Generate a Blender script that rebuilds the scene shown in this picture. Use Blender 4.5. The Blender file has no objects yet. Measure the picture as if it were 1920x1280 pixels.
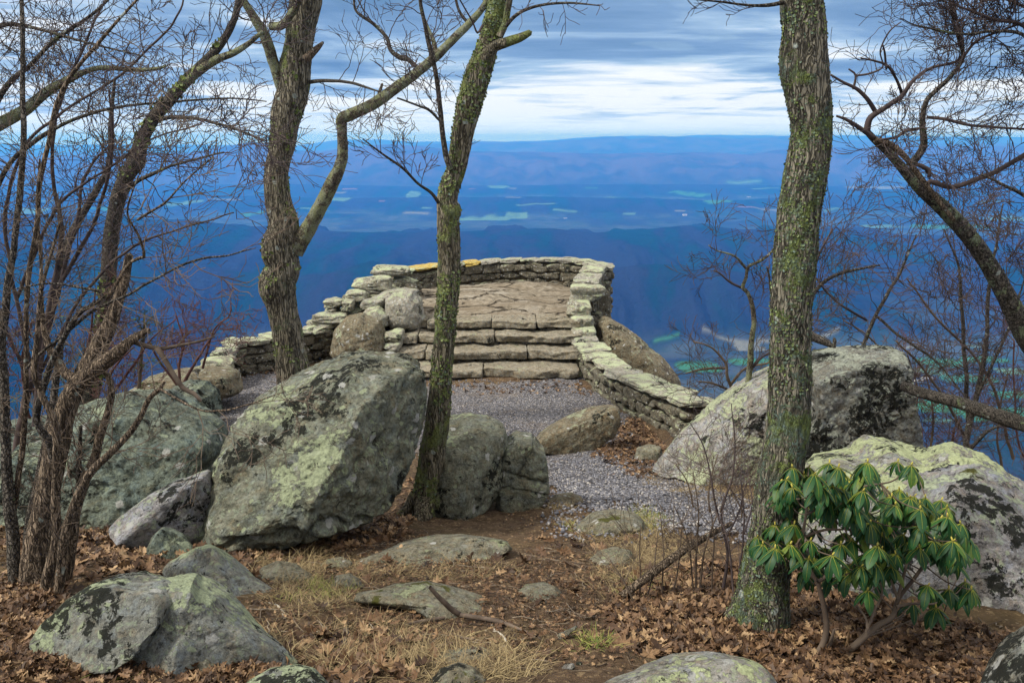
import bpy, bmesh, math
import numpy as np
from math import radians, sin, cos, tan, pi, atan2, sqrt
from mathutils import Vector

# ------------------------------------------------------------ camera, world, sun
sc = bpy.context.scene
COL = sc.collection
F = 1600.0                       # focal length in pixels of the 1920 px wide photograph
PITCH = radians(13.2)
CP, SP = cos(PITCH), sin(PITCH)
cam = bpy.data.objects.new("camera", bpy.data.cameras.new("camera"))
COL.objects.link(cam)
cam.data.sensor_width = 36.0
cam.data.lens = F * 36.0 / 1920.0
cam.data.clip_start = 0.05
cam.data.clip_end = 300000.0
cam.location = (0, 0, 0)
cam.rotation_euler = (pi / 2 - PITCH, 0, 0)
sc.camera = cam
sc.view_settings.view_transform = 'Standard'
sc.view_settings.look = 'None'
sc.view_settings.gamma = 1.0
sc.view_settings.exposure = 0.36
sc.cycles.use_denoising = True
try:
    sc.cycles.denoiser = 'OPENIMAGEDENOISE'
    sc.cycles.denoising_prefilter = 'ACCURATE'
except Exception:
    pass
sc.cycles.max_bounces = 6
sc.cycles.diffuse_bounces = 3
sc.cycles.volume_bounces = 1
sc.cycles.transparent_max_bounces = 4

SUN_EL, SUN_AZ = radians(50), radians(-112)      # azimuth from +Y towards +X
sun = bpy.data.objects.new("sun", bpy.data.lights.new("sun", 'SUN'))
COL.objects.link(sun)
sun.data.energy = 3.9
sun.data.angle = radians(10)
sun.data.color = (1.0, 0.95, 0.84)
sd = Vector((sin(SUN_AZ) * cos(SUN_EL), cos(SUN_AZ) * cos(SUN_EL), sin(SUN_EL)))
sun.rotation_euler = sd.to_track_quat('Z', 'Y').to_euler()


class NT:
    """small helper for writing node trees"""
    def __init__(s, tree):
        s.t = tree; s.n = tree.nodes; s.l = tree.links
    def node(s, kind, ins=None, **kw):
        n = s.n.new(kind)
        for k, v in kw.items():
            setattr(n, k, v)
        for k, v in (ins or {}).items():
            sock = n.inputs[k]
            if isinstance(v, bpy.types.NodeSocket):
                s.l.new(v, sock)
            else:
                sock.default_value = v
        return n
    def math(s, op, a, b=0.0, c=None, clamp=False):
        ins = {0: a, 1: b}
        if c is not None: ins[2] = c
        return s.node('ShaderNodeMath', ins, operation=op, use_clamp=clamp).outputs[0]
    def vmath(s, op, a, b=(0, 0, 0)):
        n = s.node('ShaderNodeVectorMath', {0: a, 1: b}, operation=op)
        return n.outputs[1] if op in ('DOT_PRODUCT', 'LENGTH') else n.outputs[0]
    def noise(s, vec, scale, detail=4.0, rough=0.55, dist=0.0):
        return s.node('ShaderNodeTexNoise', {'Vector': vec, 'Scale': scale, 'Detail': detail, 'Roughness': rough, 'Distortion': dist}).outputs['Fac']
    def step(s, v, a, b, lo=0.0, hi=1.0):
        return s.node('ShaderNodeMapRange', {'Value': v, 'From Min': a, 'From Max': b, 'To Min': lo, 'To Max': hi}, interpolation_type='SMOOTHSTEP').outputs[0]
    def mix(s, f, a, b, blend='MIX'):
        n = s.node('ShaderNodeMix', data_type='RGBA', blend_type=blend)
        for i, v in ((0, f), (6, a), (7, b)):
            if isinstance(v, bpy.types.NodeSocket): s.l.new(v, n.inputs[i])
            elif i and len(v) == 3: n.inputs[i].default_value = (*v, 1)
            else: n.inputs[i].default_value = v
        return n.outputs[2]
    def ramp(s, f, stops):
        n = s.node('ShaderNodeValToRGB', {0: f})
        e = n.color_ramp.elements
        e[0].position = stops[0][0]; e[0].color = (*stops[0][1], 1)
        e[1].position = stops[-1][0]; e[1].color = (*stops[-1][1], 1)
        for p, c in stops[1:-1]:
            x = e.new(p); x.color = (*c, 1)
        return n.outputs[0]


world = bpy.data.worlds.new("World")
sc.world = world
world.use_nodes = True
w = NT(world.node_tree)
w.n.clear()
sky = w.node('ShaderNodeTexSky', sky_type='NISHITA', sun_disc=False, sun_elevation=SUN_EL, sun_rotation=SUN_AZ, altitude=1200.0)
geo = w.node('ShaderNodeTexCoord').outputs['Generated']
sep = w.node('ShaderNodeSeparateXYZ', {0: geo})
zz = w.math('ADD', w.math('MAXIMUM', sep.outputs[2], 0.0), 0.035)
px_ = w.math('DIVIDE', sep.outputs[0], zz)
py_ = w.math('DIVIDE', sep.outputs[1], zz)
cv = w.node('ShaderNodeCombineXYZ', {0: w.math('MULTIPLY', px_, 1.15), 1: py_, 2: 0.0}).outputs[0]
n1 = w.noise(cv, 0.36, 6, 0.58, 0.8)
cv2 = w.node('ShaderNodeCombineXYZ', {0: w.math('MULTIPLY', px_, 0.45), 1: py_, 2: 7.3}).outputs[0]
n2 = w.noise(cv2, 1.3, 4, 0.6, 0.2)
cv3 = w.node('ShaderNodeCombineXYZ', {0: w.math('MULTIPLY', px_, 0.8), 1: py_, 2: 3.1}).outputs[0]
n3 = w.noise(cv3, 0.2, 3, 0.5, 0.0)
dens = w.math('ADD', w.math('MULTIPLY', n1, 0.55), w.math('ADD', w.math('MULTIPLY', n2, 0.25), w.math('MULTIPLY', n3, 0.35)))
hor = w.step(sep.outputs[2], 0.0, 0.16)                 # the cloud deck is thinner and paler towards the horizon
dens = w.math('ADD', dens, w.math('MULTIPLY', w.math('SUBTRACT', hor, 0.45), 0.10))
cloud = w.ramp(dens, [(0.52, (0.95, 0.96, 0.98)), (0.56, (0.72, 0.80, 0.90)), (0.60, (0.40, 0.55, 0.73)), (0.66, (0.22, 0.35, 0.55)), (0.76, (0.14, 0.25, 0.42))])
skyc = w.node('ShaderNodeBackground', {'Color': sky.outputs[0], 'Strength': 0.09})
low = w.step(sep.outputs[2], 0.004, 0.040, 1.0, 0.0)        # bright air low over the horizon
cloud = w.mix(low, cloud, (1.05, 1.08, 1.22))
high = w.step(sep.outputs[2], 0.17, 0.34)                # unseen sky above the view, made evenly white to light the scene
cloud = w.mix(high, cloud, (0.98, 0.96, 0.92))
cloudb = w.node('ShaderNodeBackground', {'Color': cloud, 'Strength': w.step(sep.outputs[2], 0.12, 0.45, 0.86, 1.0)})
cover = w.step(w.noise(cv, 0.9, 2, 0.6), 0.22, 0.42)
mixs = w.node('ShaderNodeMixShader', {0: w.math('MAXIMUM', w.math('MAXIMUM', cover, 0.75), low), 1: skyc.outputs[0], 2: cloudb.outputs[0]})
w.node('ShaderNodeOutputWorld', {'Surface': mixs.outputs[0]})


# ------------------------------------------------------------ helpers
def ray(px, py):
    u, v = (px - 960.0) / F, (640.0 - py) / F
    return np.array((u, CP + v * SP, -SP + v * CP))

def P(px, py, y):
    d = ray(px, py)
    return d * (y / d[1])

def axial(p):
    return p[1] * CP - p[2] * SP

def _hash(ix, iy, iz, seed):
    h = (ix.astype(np.int64) * 73856093) ^ (iy.astype(np.int64) * 19349663) ^ (iz.astype(np.int64) * 83492791) ^ (seed * 2654435761)
    h &= 0xFFFFFFFF
    h = ((h ^ (h >> 16)) * 0x45d9f3b) & 0xFFFFFFFF
    h = ((h ^ (h >> 16)) * 0x45d9f3b) & 0xFFFFFFFF
    return ((h ^ (h >> 16)) & 0xFFFFFF) / float(0xFFFFFF)

def vnoise(p, seed=0):
    i = np.floor(p); f = p - i
    f = f * f * f * (f * (f * 6 - 15) + 10)
    i = i.astype(np.int64)
    out = 0
    for a in (0, 1):
        wa = f[:, 0] if a else 1 - f[:, 0]
        for b in (0, 1):
            wb = f[:, 1] if b else 1 - f[:, 1]
            for c in (0, 1):
                wc = f[:, 2] if c else 1 - f[:, 2]
                out = out + wa * wb * wc * _hash(i[:, 0] + a, i[:, 1] + b, i[:, 2] + c, seed)
    return out * 2 - 1

def fbm(p, octv=4, seed=0, gain=0.5):
    s, a, t = 0, 1.0, 0.0
    for k in range(octv):
        s = s + a * vnoise(p * (2.03 ** k) + k * 17.3, seed + k)
        t += a; a *= gain
    return s / t * 1.5

def pt3(x, y, z=0.0):
    x = np.asarray(x, float)
    return np.stack([x, np.broadcast_to(y, x.shape), np.broadcast_to(z, x.shape)], -1)

def build(name, verts, faces, mat, parent=None, smooth=True, loc=None):
    """verts (N,3); faces: (M,k) array or list of arrays of equal-sided faces"""
    if not isinstance(faces, list): faces = [faces]
    faces = [f for f in faces if len(f)]
    me = bpy.data.meshes.new(name)
    verts = np.asarray(verts, np.float32)
    if loc is not None: verts = verts - np.asarray(loc, np.float32)
    me.vertices.add(len(verts)); me.vertices.foreach_set('co', verts.ravel())
    nl = sum(f.size for f in faces); nf = sum(len(f) for f in faces)
    me.loops.add(nl); me.polygons.add(nf)
    me.loops.foreach_set('vertex_index', np.concatenate([f.ravel() for f in faces]).astype(np.int32))
    tot = np.concatenate([np.full(len(f), f.shape[1], np.int32) for f in faces])
    me.polygons.foreach_set('loop_start', np.concatenate([[0], np.cumsum(tot)[:-1]]).astype(np.int32))
    me.polygons.foreach_set('loop_total', tot)
    me.update(calc_edges=True); me.validate()
    me.polygons.foreach_set('use_smooth', np.full(len(me.polygons), smooth))
    if mat: me.materials.append(mat)
    o = bpy.data.objects.new(name, me)
    COL.objects.link(o)
    if loc is not None: o.location = [float(v) for v in loc]
    if parent is not None:
        o.parent = parent
        if parent.parent is not None: pass
        elif loc is None and parent.location.length > 0:
            o.location = -parent.location
        elif loc is not None: o.location = Vector([float(v) for v in loc]) - parent.location
    return o

def tag(o, label=None, cat=None, group=None, kind=None):
    if label: o['label'] = label
    if cat: o['category'] = cat
    if group: o['group'] = group
    if kind: o['kind'] = kind
    return o

def empty(name, loc, label, cat, group=None):
    o = bpy.data.objects.new(name, None); COL.objects.link(o)
    o.location = [float(v) for v in loc]; o.empty_display_size = 0.1
    return tag(o, label, cat, group)

class Acc:
    def __init__(s): s.v = []; s.f = {}; s.n = 0
    def add(s, v, *fs):
        for f in fs:
            if len(f): s.f.setdefault(f.shape[1], []).append(f + s.n)
        s.v.append(v); s.n += len(v)
    def build(s, name, mat, parent=None, smooth=True, loc=None):
        return build(name, np.concatenate(s.v), [np.concatenate(f) for f in s.f.values()], mat, parent, smooth, loc)

_ico = {}
def ico(sub):
    if sub not in _ico:
        bm = bmesh.new(); bmesh.ops.create_icosphere(bm, subdivisions=sub, radius=1.0)
        _ico[sub] = (np.array([v.co[:] for v in bm.verts]), np.array([[v.index for v in f.verts] for f in bm.faces]))
        bm.free()
    return _ico[sub]

def grid_faces(nr, nc, wrap=False):
    i = np.arange(nr - 1)[:, None]; j = np.arange(nc if wrap else nc - 1)[None, :]
    j2 = (j + 1) % nc if wrap else j + 1
    return np.stack([i * nc + j, i * nc + j2, (i + 1) * nc + j2, (i + 1) * nc + j], -1).reshape(-1, 4)

def catmull(p, step):
    """resample rows of p (first three columns are position) smoothly"""
    p = np.asarray(p, float)
    if len(p) < 2: return p
    q = np.vstack([2 * p[0] - p[1], p, 2 * p[-1] - p[-2]])
    out = []
    for i in range(1, len(q) - 2):
        L = np.linalg.norm(q[i + 1][:3] - q[i][:3]); n = max(1, int(math.ceil(L / step)))
        t = (np.arange(n) / n)[:, None]
        a, b, c, d = q[i - 1], q[i], q[i + 1], q[i + 2]
        out.append(0.5 * (2 * b + (c - a) * t + (2 * a - 5 * b + 4 * c - d) * t * t + (-a + 3 * b - 3 * c + d) * t ** 3))
    out.append(q[-2][None])
    return np.vstack(out)

def tube(acc, pts, rad, sides=6, seed=0, bark=0.0, freq=9.0, closed_tip=True):
    pts = np.asarray(pts, float); rad = np.asarray(rad, float)
    n = len(pts)
    tg = np.gradient(pts, axis=0); tg /= np.linalg.norm(tg, axis=1, keepdims=True) + 1e-12
    a = np.cross(tg[0], (0.31, 0.95, 0.1)); a /= np.linalg.norm(a) + 1e-9
    A = np.empty_like(pts)
    for i in range(n):
        a = a - tg[i] * np.dot(a, tg[i]); a /= np.linalg.norm(a) + 1e-9
        A[i] = a
    B = np.cross(tg, A)
    th = np.arange(sides) / sides * 2 * pi
    c, s_ = np.cos(th)[None, :, None], np.sin(th)[None, :, None]
    dirs = A[:, None] * c + B[:, None] * s_
    r = np.broadcast_to(rad[:, None], (n, sides)).copy()
    if bark > 0:
        ln = np.concatenate([[0], np.cumsum(np.linalg.norm(np.diff(pts, axis=0), axis=1))])
        R0 = np.median(rad)
        q = np.stack([np.cos(th)[None] * R0 * freq * 4 + 0 * ln[:, None], np.sin(th)[None] * R0 * freq * 4 + 0 * ln[:, None], np.broadcast_to(ln[:, None] * freq, (n, sides))], -1).reshape(-1, 3)
        big = fbm(q * np.array((0.16, 0.16, 0.30)), 2, seed + 5)
        fine = 1 - np.abs(fbm(q * np.array((1.0, 1.0, 0.33)), 3, seed)) * 2
        lump = fbm(q * 1.1, 2, seed + 9)
        r *= (1 + (big * 1.3 + fine * 0.9 + lump * 0.6).reshape(n, sides) * bark)
    v = pts[:, None] + dirs * r[..., None]
    f = grid_faces(n, sides, True)
    v = v.reshape(-1, 3)
    if closed_tip:
        tip = pts[-1] + tg[-1] * rad[-1] * 0.8
        v = np.vstack([v, tip])
        j = np.arange(sides)
        cap = np.stack([(n - 1) * sides + j, (n - 1) * sides + (j + 1) % sides, np.full(sides, n * sides)], -1)
        acc.add(v, f, cap)
    else:
        acc.add(v, f)
    return v

def limb_px(pts, d0, d1=None, jit=0.0, seed=0, step=0.05):
    """pixel polyline (px, py, width px) -> resampled world path and radii"""
    d1 = d0 if d1 is None else d1
    q = []
    m = len(pts)
    L = np.concatenate([[0], np.cumsum([math.hypot(pts[i + 1][0] - pts[i][0], pts[i + 1][1] - pts[i][1]) for i in range(m - 1)])])
    for i, (x, y, wd) in enumerate(pts):
        d = d0 + (d1 - d0) * L[i] / L[-1]
        p = P(x, y, d)
        q.append((*p, wd * 0.5 * axial(p) / F))
    q = catmull(q, step)
    if jit:
        q[:, :3] += np.stack([fbm(pt3(np.arange(len(q)) * step * 3.0, k * 9.1, seed), 3, seed + k) for k in range(3)], -1) * jit * np.minimum(1, np.arange(len(q)) / 6)[:, None]
    return q[:, :3], np.maximum(q[:, 3], 0.0005)

def grow(acc, p, d, L, r, lvl, rng, rmin=0.003, wander=0.22, up=0.05, spread=0.75, kids=(3, 6), flat=1.0, shrink=0.58):
    seg = max(3, min(9, int(L / 0.06)))
    pts = [np.array(p, float)]
    d = np.array(d, float); d /= np.linalg.norm(d) + 1e-9
    dirs = []
    for i in range(seg):
        d = d + rng.normal(0, wander, 3) * (1, flat, 1) + np.array((0, 0, up))
        d /= np.linalg.norm(d)
        dirs.append(d.copy())
        pts.append(pts[-1] + d * L / seg)
    pts = np.array(pts)
    rad = np.maximum(np.linspace(r, r * 0.4, seg + 1), rmin)
    tube(acc, pts, rad, 5 if r > 0.009 else 3, closed_tip=False)
    if lvl <= 0: return
    nk = rng.integers(kids[0], kids[1] + 1)
    for k in range(nk):
        t = 0.18 + 0.82 * (k + rng.random()) / nk
        i = min(seg - 1, int(t * seg))
        ax = rng.normal(0, 1, 3) * (1, flat, 1)
        side = ax - dirs[i] * np.dot(ax, dirs[i]); side /= np.linalg.norm(side) + 1e-9
        nd = dirs[i] * cos(spread) + side * sin(spread) * (0.7 + 0.5 * rng.random())
        grow(acc, pts[i] * (1 - (t * seg - i)) + pts[i + 1] * (t * seg - i) if i + 1 <= seg else pts[i], nd,
             L * (shrink + 0.22 * rng.random()) * (1.1 - 0.45 * t), max(rad[i] * 0.62, rmin), lvl - 1, rng, rmin, wander, up, spread, kids, flat, shrink)

# ------------------------------------------------------------ materials
def new_mat(name):
    m = bpy.data.materials.new(name); m.use_nodes = True
    t = NT(m.node_tree); t.n.clear()
    return m, t

def finish(t, col, rough=0.9, bump=None, bstr=0.5, bdist=0.02, spec=0.3, extra=None):
    ins = {'Base Color': col, 'Roughness': rough, 'Specular IOR Level': spec}
    if bump is not None:
        ins['Normal'] = t.node('ShaderNodeBump', {'Height': bump, 'Strength': bstr, 'Distance': bdist}).outputs[0]
    ins.update(extra or {})
    b = t.node('ShaderNodeBsdfPrincipled', ins)
    t.node('ShaderNodeOutputMaterial', {'Surface': b.outputs[0]})

def simple_mat(name, c1, c2, scale=8.0, rough=0.85, island=False, bump=0.3, spec=0.25):
    m, t = new_mat(name)
    oc = t.node('ShaderNodeTexCoord').outputs['Object']
    f = t.noise(oc, scale, 5, 0.6)
    f2 = t.step(f, 0.3, 0.7)
    if island:
        ri = t.node('ShaderNodeNewGeometry').outputs['Random Per Island']
        f2 = t.math('ADD', t.math('MULTIPLY', f2, 0.35), t.math('MULTIPLY', ri, 0.65))
    finish(t, t.mix(f2, c1, c2), rough, f, bump, 0.01, spec)
    return m

def rock_mat(name, c1, c2, lichen=0.4, lcol=(0.40, 0.50, 0.27), black=0.3, white=0.3, moss=0.0, topw=0.5, scale=1.0, tint=(0.16, 0.13, 0.08), tintamt=0.4):
    m, t = new_mat(name)
    tc = t.node('ShaderNodeTexCoord').outputs['Object']
    rnd = t.node('ShaderNodeObjectInfo').outputs['Random']
    off = t.node('ShaderNodeCombineXYZ', {0: t.math('MULTIPLY', rnd, 37.0), 1: t.math('MULTIPLY', rnd, 91.0), 2: t.math('MULTIPLY', rnd, 53.0)}).outputs[0]
    v = t.vmath('ADD', tc, off)
    g = t.node('ShaderNodeNewGeometry')
    nz = t.node('ShaderNodeSeparateXYZ', {0: g.outputs['Normal']}).outputs[2]
    warp = t.node('ShaderNodeTexNoise', {'Vector': v, 'Scale': 5.0 * scale, 'Detail': 4.0}).outputs['Color']
    vw = t.vmath('ADD', v, t.vmath('MULTIPLY', t.vmath('SUBTRACT', warp, (0.5, 0.5, 0.5)), (0.16 / scale, 0.16 / scale, 0.16 / scale)))
    big = t.noise(v, 1.3 * scale, 5, 0.6)
    mid = t.noise(v, 7 * scale, 8, 0.68)
    fine = t.noise(v, 42 * scale, 6, 0.7)
    grain = t.noise(v, 160 * scale, 3, 0.6)
    c1 = (c1[0] * 0.86, c1[1] * 0.82, c1[2] * 0.90); c2 = (c2[0] * 1.52, c2[1] * 1.46, c2[2] * 1.58); lcol = (lcol[0] * 1.10, lcol[1] * 1.06, lcol[2] * 1.28)
    base = t.mix(t.step(mid, 0.34, 0.66), c1, c2)
    hue = t.noise(t.vmath('ADD', v, (2.2, 7.1, 4.4)), 11 * scale, 5, 0.65)
    base = t.mix(t.step(hue, 0.50, 0.62, 0.0, 0.55), base, (c2[0] * 0.80, c2[1] * 0.92, c2[2] * 1.12))
    base = t.mix(t.step(hue, 0.46, 0.36, 0.0, 0.50), base, (c2[0] * 0.85, c2[1] * 0.68, c2[2] * 0.50))
    base = t.mix(t.math('MULTIPLY', t.step(big, 0.42, 0.68), tintamt), base, tint)
    base = t.mix(t.step(fine, 0.35, 0.75, 0.0, 0.75), base, tuple(c * 0.42 for c in c1))
    base = t.mix(t.step(grain, 0.55, 0.8, 0.0, 0.5), base, tuple(min(1, c * 1.7) for c in c2))
    speck = t.noise(vw, 21 * scale, 7, 0.74)
    base = t.mix(t.step(speck, 0.545, 0.60, 0.0, 0.55), base, (lcol[0] * 0.72, lcol[1] * 0.74, lcol[2] * 0.85))
    base = t.mix(t.step(speck, 0.43, 0.38, 0.0, 0.75), base, tuple(c * 0.22 for c in c1))
    # grey-white crustose discs
    vor = t.node('ShaderNodeTexVoronoi', {'Vector': vw, 'Scale': 9.0 * scale, 'Randomness': 1.0})
    cellr = t.node('ShaderNodeSeparateColor', {0: vor.outputs['Color']}).outputs[0]
    disc = t.math('MULTIPLY', t.step(t.math('ADD', vor.outputs['Distance'], t.math('MULTIPLY', t.math('SUBTRACT', fine, 0.5), 0.5)), 0.36, 0.26), t.step(cellr, 1.0 - white * 0.75, 1.0 - white * 0.75 + 0.02))
    base = t.mix(t.math('MULTIPLY', disc, t.step(fine, 0.25, 0.6, 0.55, 0.95)), base, (0.42, 0.42, 0.40))
    # green lichen crust: low-frequency patches made of fine granules, solid only at their cores
    gran = t.noise(vw, 26 * scale, 6, 0.72)
    gran2 = t.noise(t.vmath('ADD', v, (5.1, 8.2, 1.7)), 34 * scale, 6, 0.74)
    lm = t.noise(vw, 2.2 * scale, 4, 0.6, 0.4)
    thr = 0.68 - 0.22 * lichen
    lm = t.math('ADD', lm, t.math('MULTIPLY', t.math('SUBTRACT', nz, 0.3), 0.13 * topw))
    lp = t.step(lm, thr - 0.10, thr + 0.12)
    lmask = t.step(t.math('ADD', gran, t.math('MULTIPLY', lp, 0.27)), 0.625, 0.665)
    lc = t.mix(t.step(gran2, 0.35, 0.65), tuple(c * 0.55 for c in lcol), lcol)
    base = t.mix(t.math('MULTIPLY', lmask, 0.88), base, lc)
    vor2 = t.node('ShaderNodeTexVoronoi', {'Vector': vw, 'Scale': 17 * scale, 'Randomness': 1.0})
    c2r = t.node('ShaderNodeSeparateColor', {0: vor2.outputs['Color']}).outputs[1]
    d2 = t.math('MULTIPLY', t.step(vor2.outputs['Distance'], 0.38, 0.25), t.step(c2r, 1.0 - lichen * 0.45, 1.0 - lichen * 0.45 + 0.02))
    base = t.mix(t.math('MULTIPLY', d2, 0.7), base, tuple(c * 0.85 for c in lcol))
    # black rock-tripe and damp crusts
    bm_ = t.noise(t.vmath('ADD', vw, (11.3, 4.1, 7.7)), 1.5 * scale, 5, 0.6)
    bp = t.step(bm_, 0.625 - 0.26 * black, 0.72 - 0.26 * black)
    bf = t.noise(vw, 15 * scale, 7, 0.75)
    bmask = t.step(t.math('ADD', bf, t.math('MULTIPLY', bp, 0.16)), 0.625, 0.645)
    base = t.mix(t.math('MULTIPLY', bmask, 0.95), base, (0.010, 0.011, 0.008))
    if moss > 0:
        mm = t.noise(t.vmath('ADD', vw, (3.3, 1.1, 9.7)), 1.8 * scale, 6, 0.65)
        mmask = t.step(mm, 0.66 - 0.2 * moss, 0.69 - 0.2 * moss)
        base = t.mix(mmask, base, t.mix(fine, (0.035, 0.035, 0.008), (0.10, 0.10, 0.02)))
    h0 = t.math('MULTIPLY', speck, 0.5)
    mid = t.math('ADD', mid, h0)
    h = t.math('ADD', t.math('MULTIPLY', mid, 0.8), t.math('ADD', t.math('MULTIPLY', fine, 0.5), t.math('MULTIPLY', grain, 0.12)))
    h = t.math('ADD', h, t.math('MULTIPLY', lmask, 0.10))
    h = t.math('SUBTRACT', h, t.math('MULTIPLY', bmask, 0.15))
    finish(t, base, 0.93, h, 1.0, 0.06 / scale, 0.2)
    return m

def bark_mat(name, c1, c2, lich=0.4, lcol=(0.22, 0.27, 0.10), lcol2=(0.16, 0.20, 0.18), scale=1.0, zs=0.12):
    m, t = new_mat(name)
    tc = t.node('ShaderNodeTexCoord').outputs['Object']
    warp = t.node('ShaderNodeTexNoise', {'Vector': tc, 'Scale': 6.0 * scale, 'Detail': 3.0}).outputs['Color']
    v = t.vmath('ADD', tc, t.vmath('MULTIPLY', t.vmath('SUBTRACT', warp, (0.5, 0.5, 0.5)), (0.05, 0.05, 0.10)))
    vs = t.vmath('MULTIPLY', v, (1, 1, zs))
    furrow = t.node('ShaderNodeTexVoronoi', {'Vector': vs, 'Scale': 42 * scale}, feature='DISTANCE_TO_EDGE').outputs['Distance']
    rdg = t.math('ABSOLUTE', t.math('SUBTRACT', t.noise(vs, 30 * scale, 3, 0.55, 0.4), 0.5))
    fr = t.math('MULTIPLY', t.step(rdg, 0.0, 0.07), t.step(furrow, -0.06, 0.14))
    n = t.noise(vs, 60 * scale, 6, 0.7)
    n2 = t.noise(v, 9 * scale, 6, 0.65)
    nf = t.noise(v, 70 * scale, 5, 0.7)
    col = t.mix(t.step(n, 0.3, 0.7), c1, c2)
    col = t.mix(fr, tuple(c * 0.16 for c in c1), col)
    ln = t.noise(v, 3.6 * scale, 8, 0.7, 0.5)
    ln = t.math('ADD', ln, t.math('MULTIPLY', t.math('SUBTRACT', nf, 0.5), 0.30))
    thr = 0.70 - 0.26 * lich
    lm = t.step(ln, thr, thr + 0.04)
    lc = t.mix(t.step(n2, 0.42, 0.6), lcol, lcol2)
    lc = t.mix(t.step(nf, 0.35, 0.7), tuple(c * 0.35 for c in lcol), lc)
    col = t.mix(t.math('MULTIPLY', lm, 0.9), col, lc)
    vor = t.node('ShaderNodeTexVoronoi', {'Vector': v, 'Scale': 11 * scale})
    cr = t.node('ShaderNodeSeparateColor', {0: vor.outputs['Color']}).outputs[0]
    disc = t.math('MULTIPLY', t.step(vor.outputs['Distance'], 0.33, 0.24), t.step(cr, 0.90, 0.92))
    col = t.mix(t.math('MULTIPLY', disc, 0.8), col, (0.36, 0.40, 0.36))
    h = t.math('ADD', t.math('MULTIPLY', fr, 0.9), t.math('ADD', t.math('MULTIPLY', n, 0.5), t.math('MULTIPLY', t.math('MULTIPLY', lm, nf), 0.9)))
    finish(t, col, 0.92, h, 1.0, 0.018 / scale, 0.2)
    return m

M = {}
# boulders
M['boulder'] = rock_mat('boulder_stone', (0.105, 0.115, 0.080), (0.185, 0.195, 0.140), 0.32, (0.36, 0.42, 0.22), 0.43, 0.36, 0.0, 0.5, 1.0)
M['boulder_green'] = rock_mat('grey_green_stone', (0.090, 0.118, 0.090), (0.155, 0.190, 0.145), 0.30, (0.32, 0.38, 0.22), 0.50, 0.2, 0.0, 0.5, 1.0)
M['boulder_bright'] = rock_mat('bright_lichen_stone', (0.17, 0.165, 0.145), (0.29, 0.285, 0.25), 0.50, (0.43, 0.49, 0.26), 0.50, 0.35, 0.0, 1.1, 1.0)
M['boulder_lichen'] = rock_mat('lichen_covered_stone', (0.16, 0.16, 0.13), (0.27, 0.27, 0.23), 0.66, (0.45, 0.52, 0.24), 0.34, 0.4, 0.0, 1.0, 1.2)
M['boulder_dark'] = rock_mat('black_crusted_stone', (0.12, 0.12, 0.10), (0.20, 0.21, 0.17), 0.52, (0.34, 0.38, 0.26), 0.66, 0.3, 0.1, 1.5, 1.2)
M['boulder_front'] = rock_mat('grey_front_stone', (0.145, 0.155, 0.13), (0.23, 0.245, 0.205), 0.42, (0.37, 0.44, 0.23), 0.52, 0.2, 0.0, 1.0, 1.3, (0.15, 0.14, 0.10), 0.3)
M['boulder_grey'] = rock_mat('pale_grey_stone', (0.19, 0.19, 0.18), (0.29, 0.29, 0.27), 0.40, (0.39, 0.46, 0.26), 0.50, 0.3, 0.12, 0.8, 1.2)
M['rock_low'] = rock_mat('low_brown_stone', (0.12, 0.115, 0.078), (0.20, 0.19, 0.13), 0.16, (0.30, 0.34, 0.17), 0.22, 0.1, 0.16, 0.3, 1.6)
M['rock_brown'] = rock_mat('ochre_stone', (0.115, 0.096, 0.056), (0.185, 0.160, 0.10), 0.16, (0.36, 0.40, 0.22), 0.24, 0.2, 0.0, 0.8, 1.2)
M['cap'] = rock_mat('capstone', (0.18, 0.17, 0.12), (0.29, 0.28, 0.21), 0.46, (0.45, 0.52, 0.27), 0.22, 0.3, 0.0, 1.1, 2.2)
M['cap_grey'] = rock_mat('capstone_grey', (0.19, 0.18, 0.14), (0.29, 0.28, 0.22), 0.28, (0.39, 0.45, 0.24), 0.28, 0.3, 0.0, 1.0, 2.2)
M['cap_orange'] = rock_mat('capstone_orange', (0.36, 0.25, 0.05), (0.44, 0.33, 0.08), 0.2, (0.41, 0.46, 0.23), 0.22, 0.1, 0.0, 0.6, 2.2, (0.30, 0.20, 0.05), 0.3)
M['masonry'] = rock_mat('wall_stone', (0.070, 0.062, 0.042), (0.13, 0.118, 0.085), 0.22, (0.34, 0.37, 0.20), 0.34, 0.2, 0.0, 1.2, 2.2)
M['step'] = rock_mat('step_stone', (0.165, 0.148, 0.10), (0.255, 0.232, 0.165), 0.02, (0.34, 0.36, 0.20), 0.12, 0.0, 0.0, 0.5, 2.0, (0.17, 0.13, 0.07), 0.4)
M['platform'] = rock_mat('platform_stone', (0.22, 0.165, 0.11), (0.38, 0.31, 0.23), 0.0, (0.34, 0.36, 0.20), 0.10, 0.0, 0.0, 0.5, 1.0, (0.24, 0.15, 0.11), 0.6)
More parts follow.
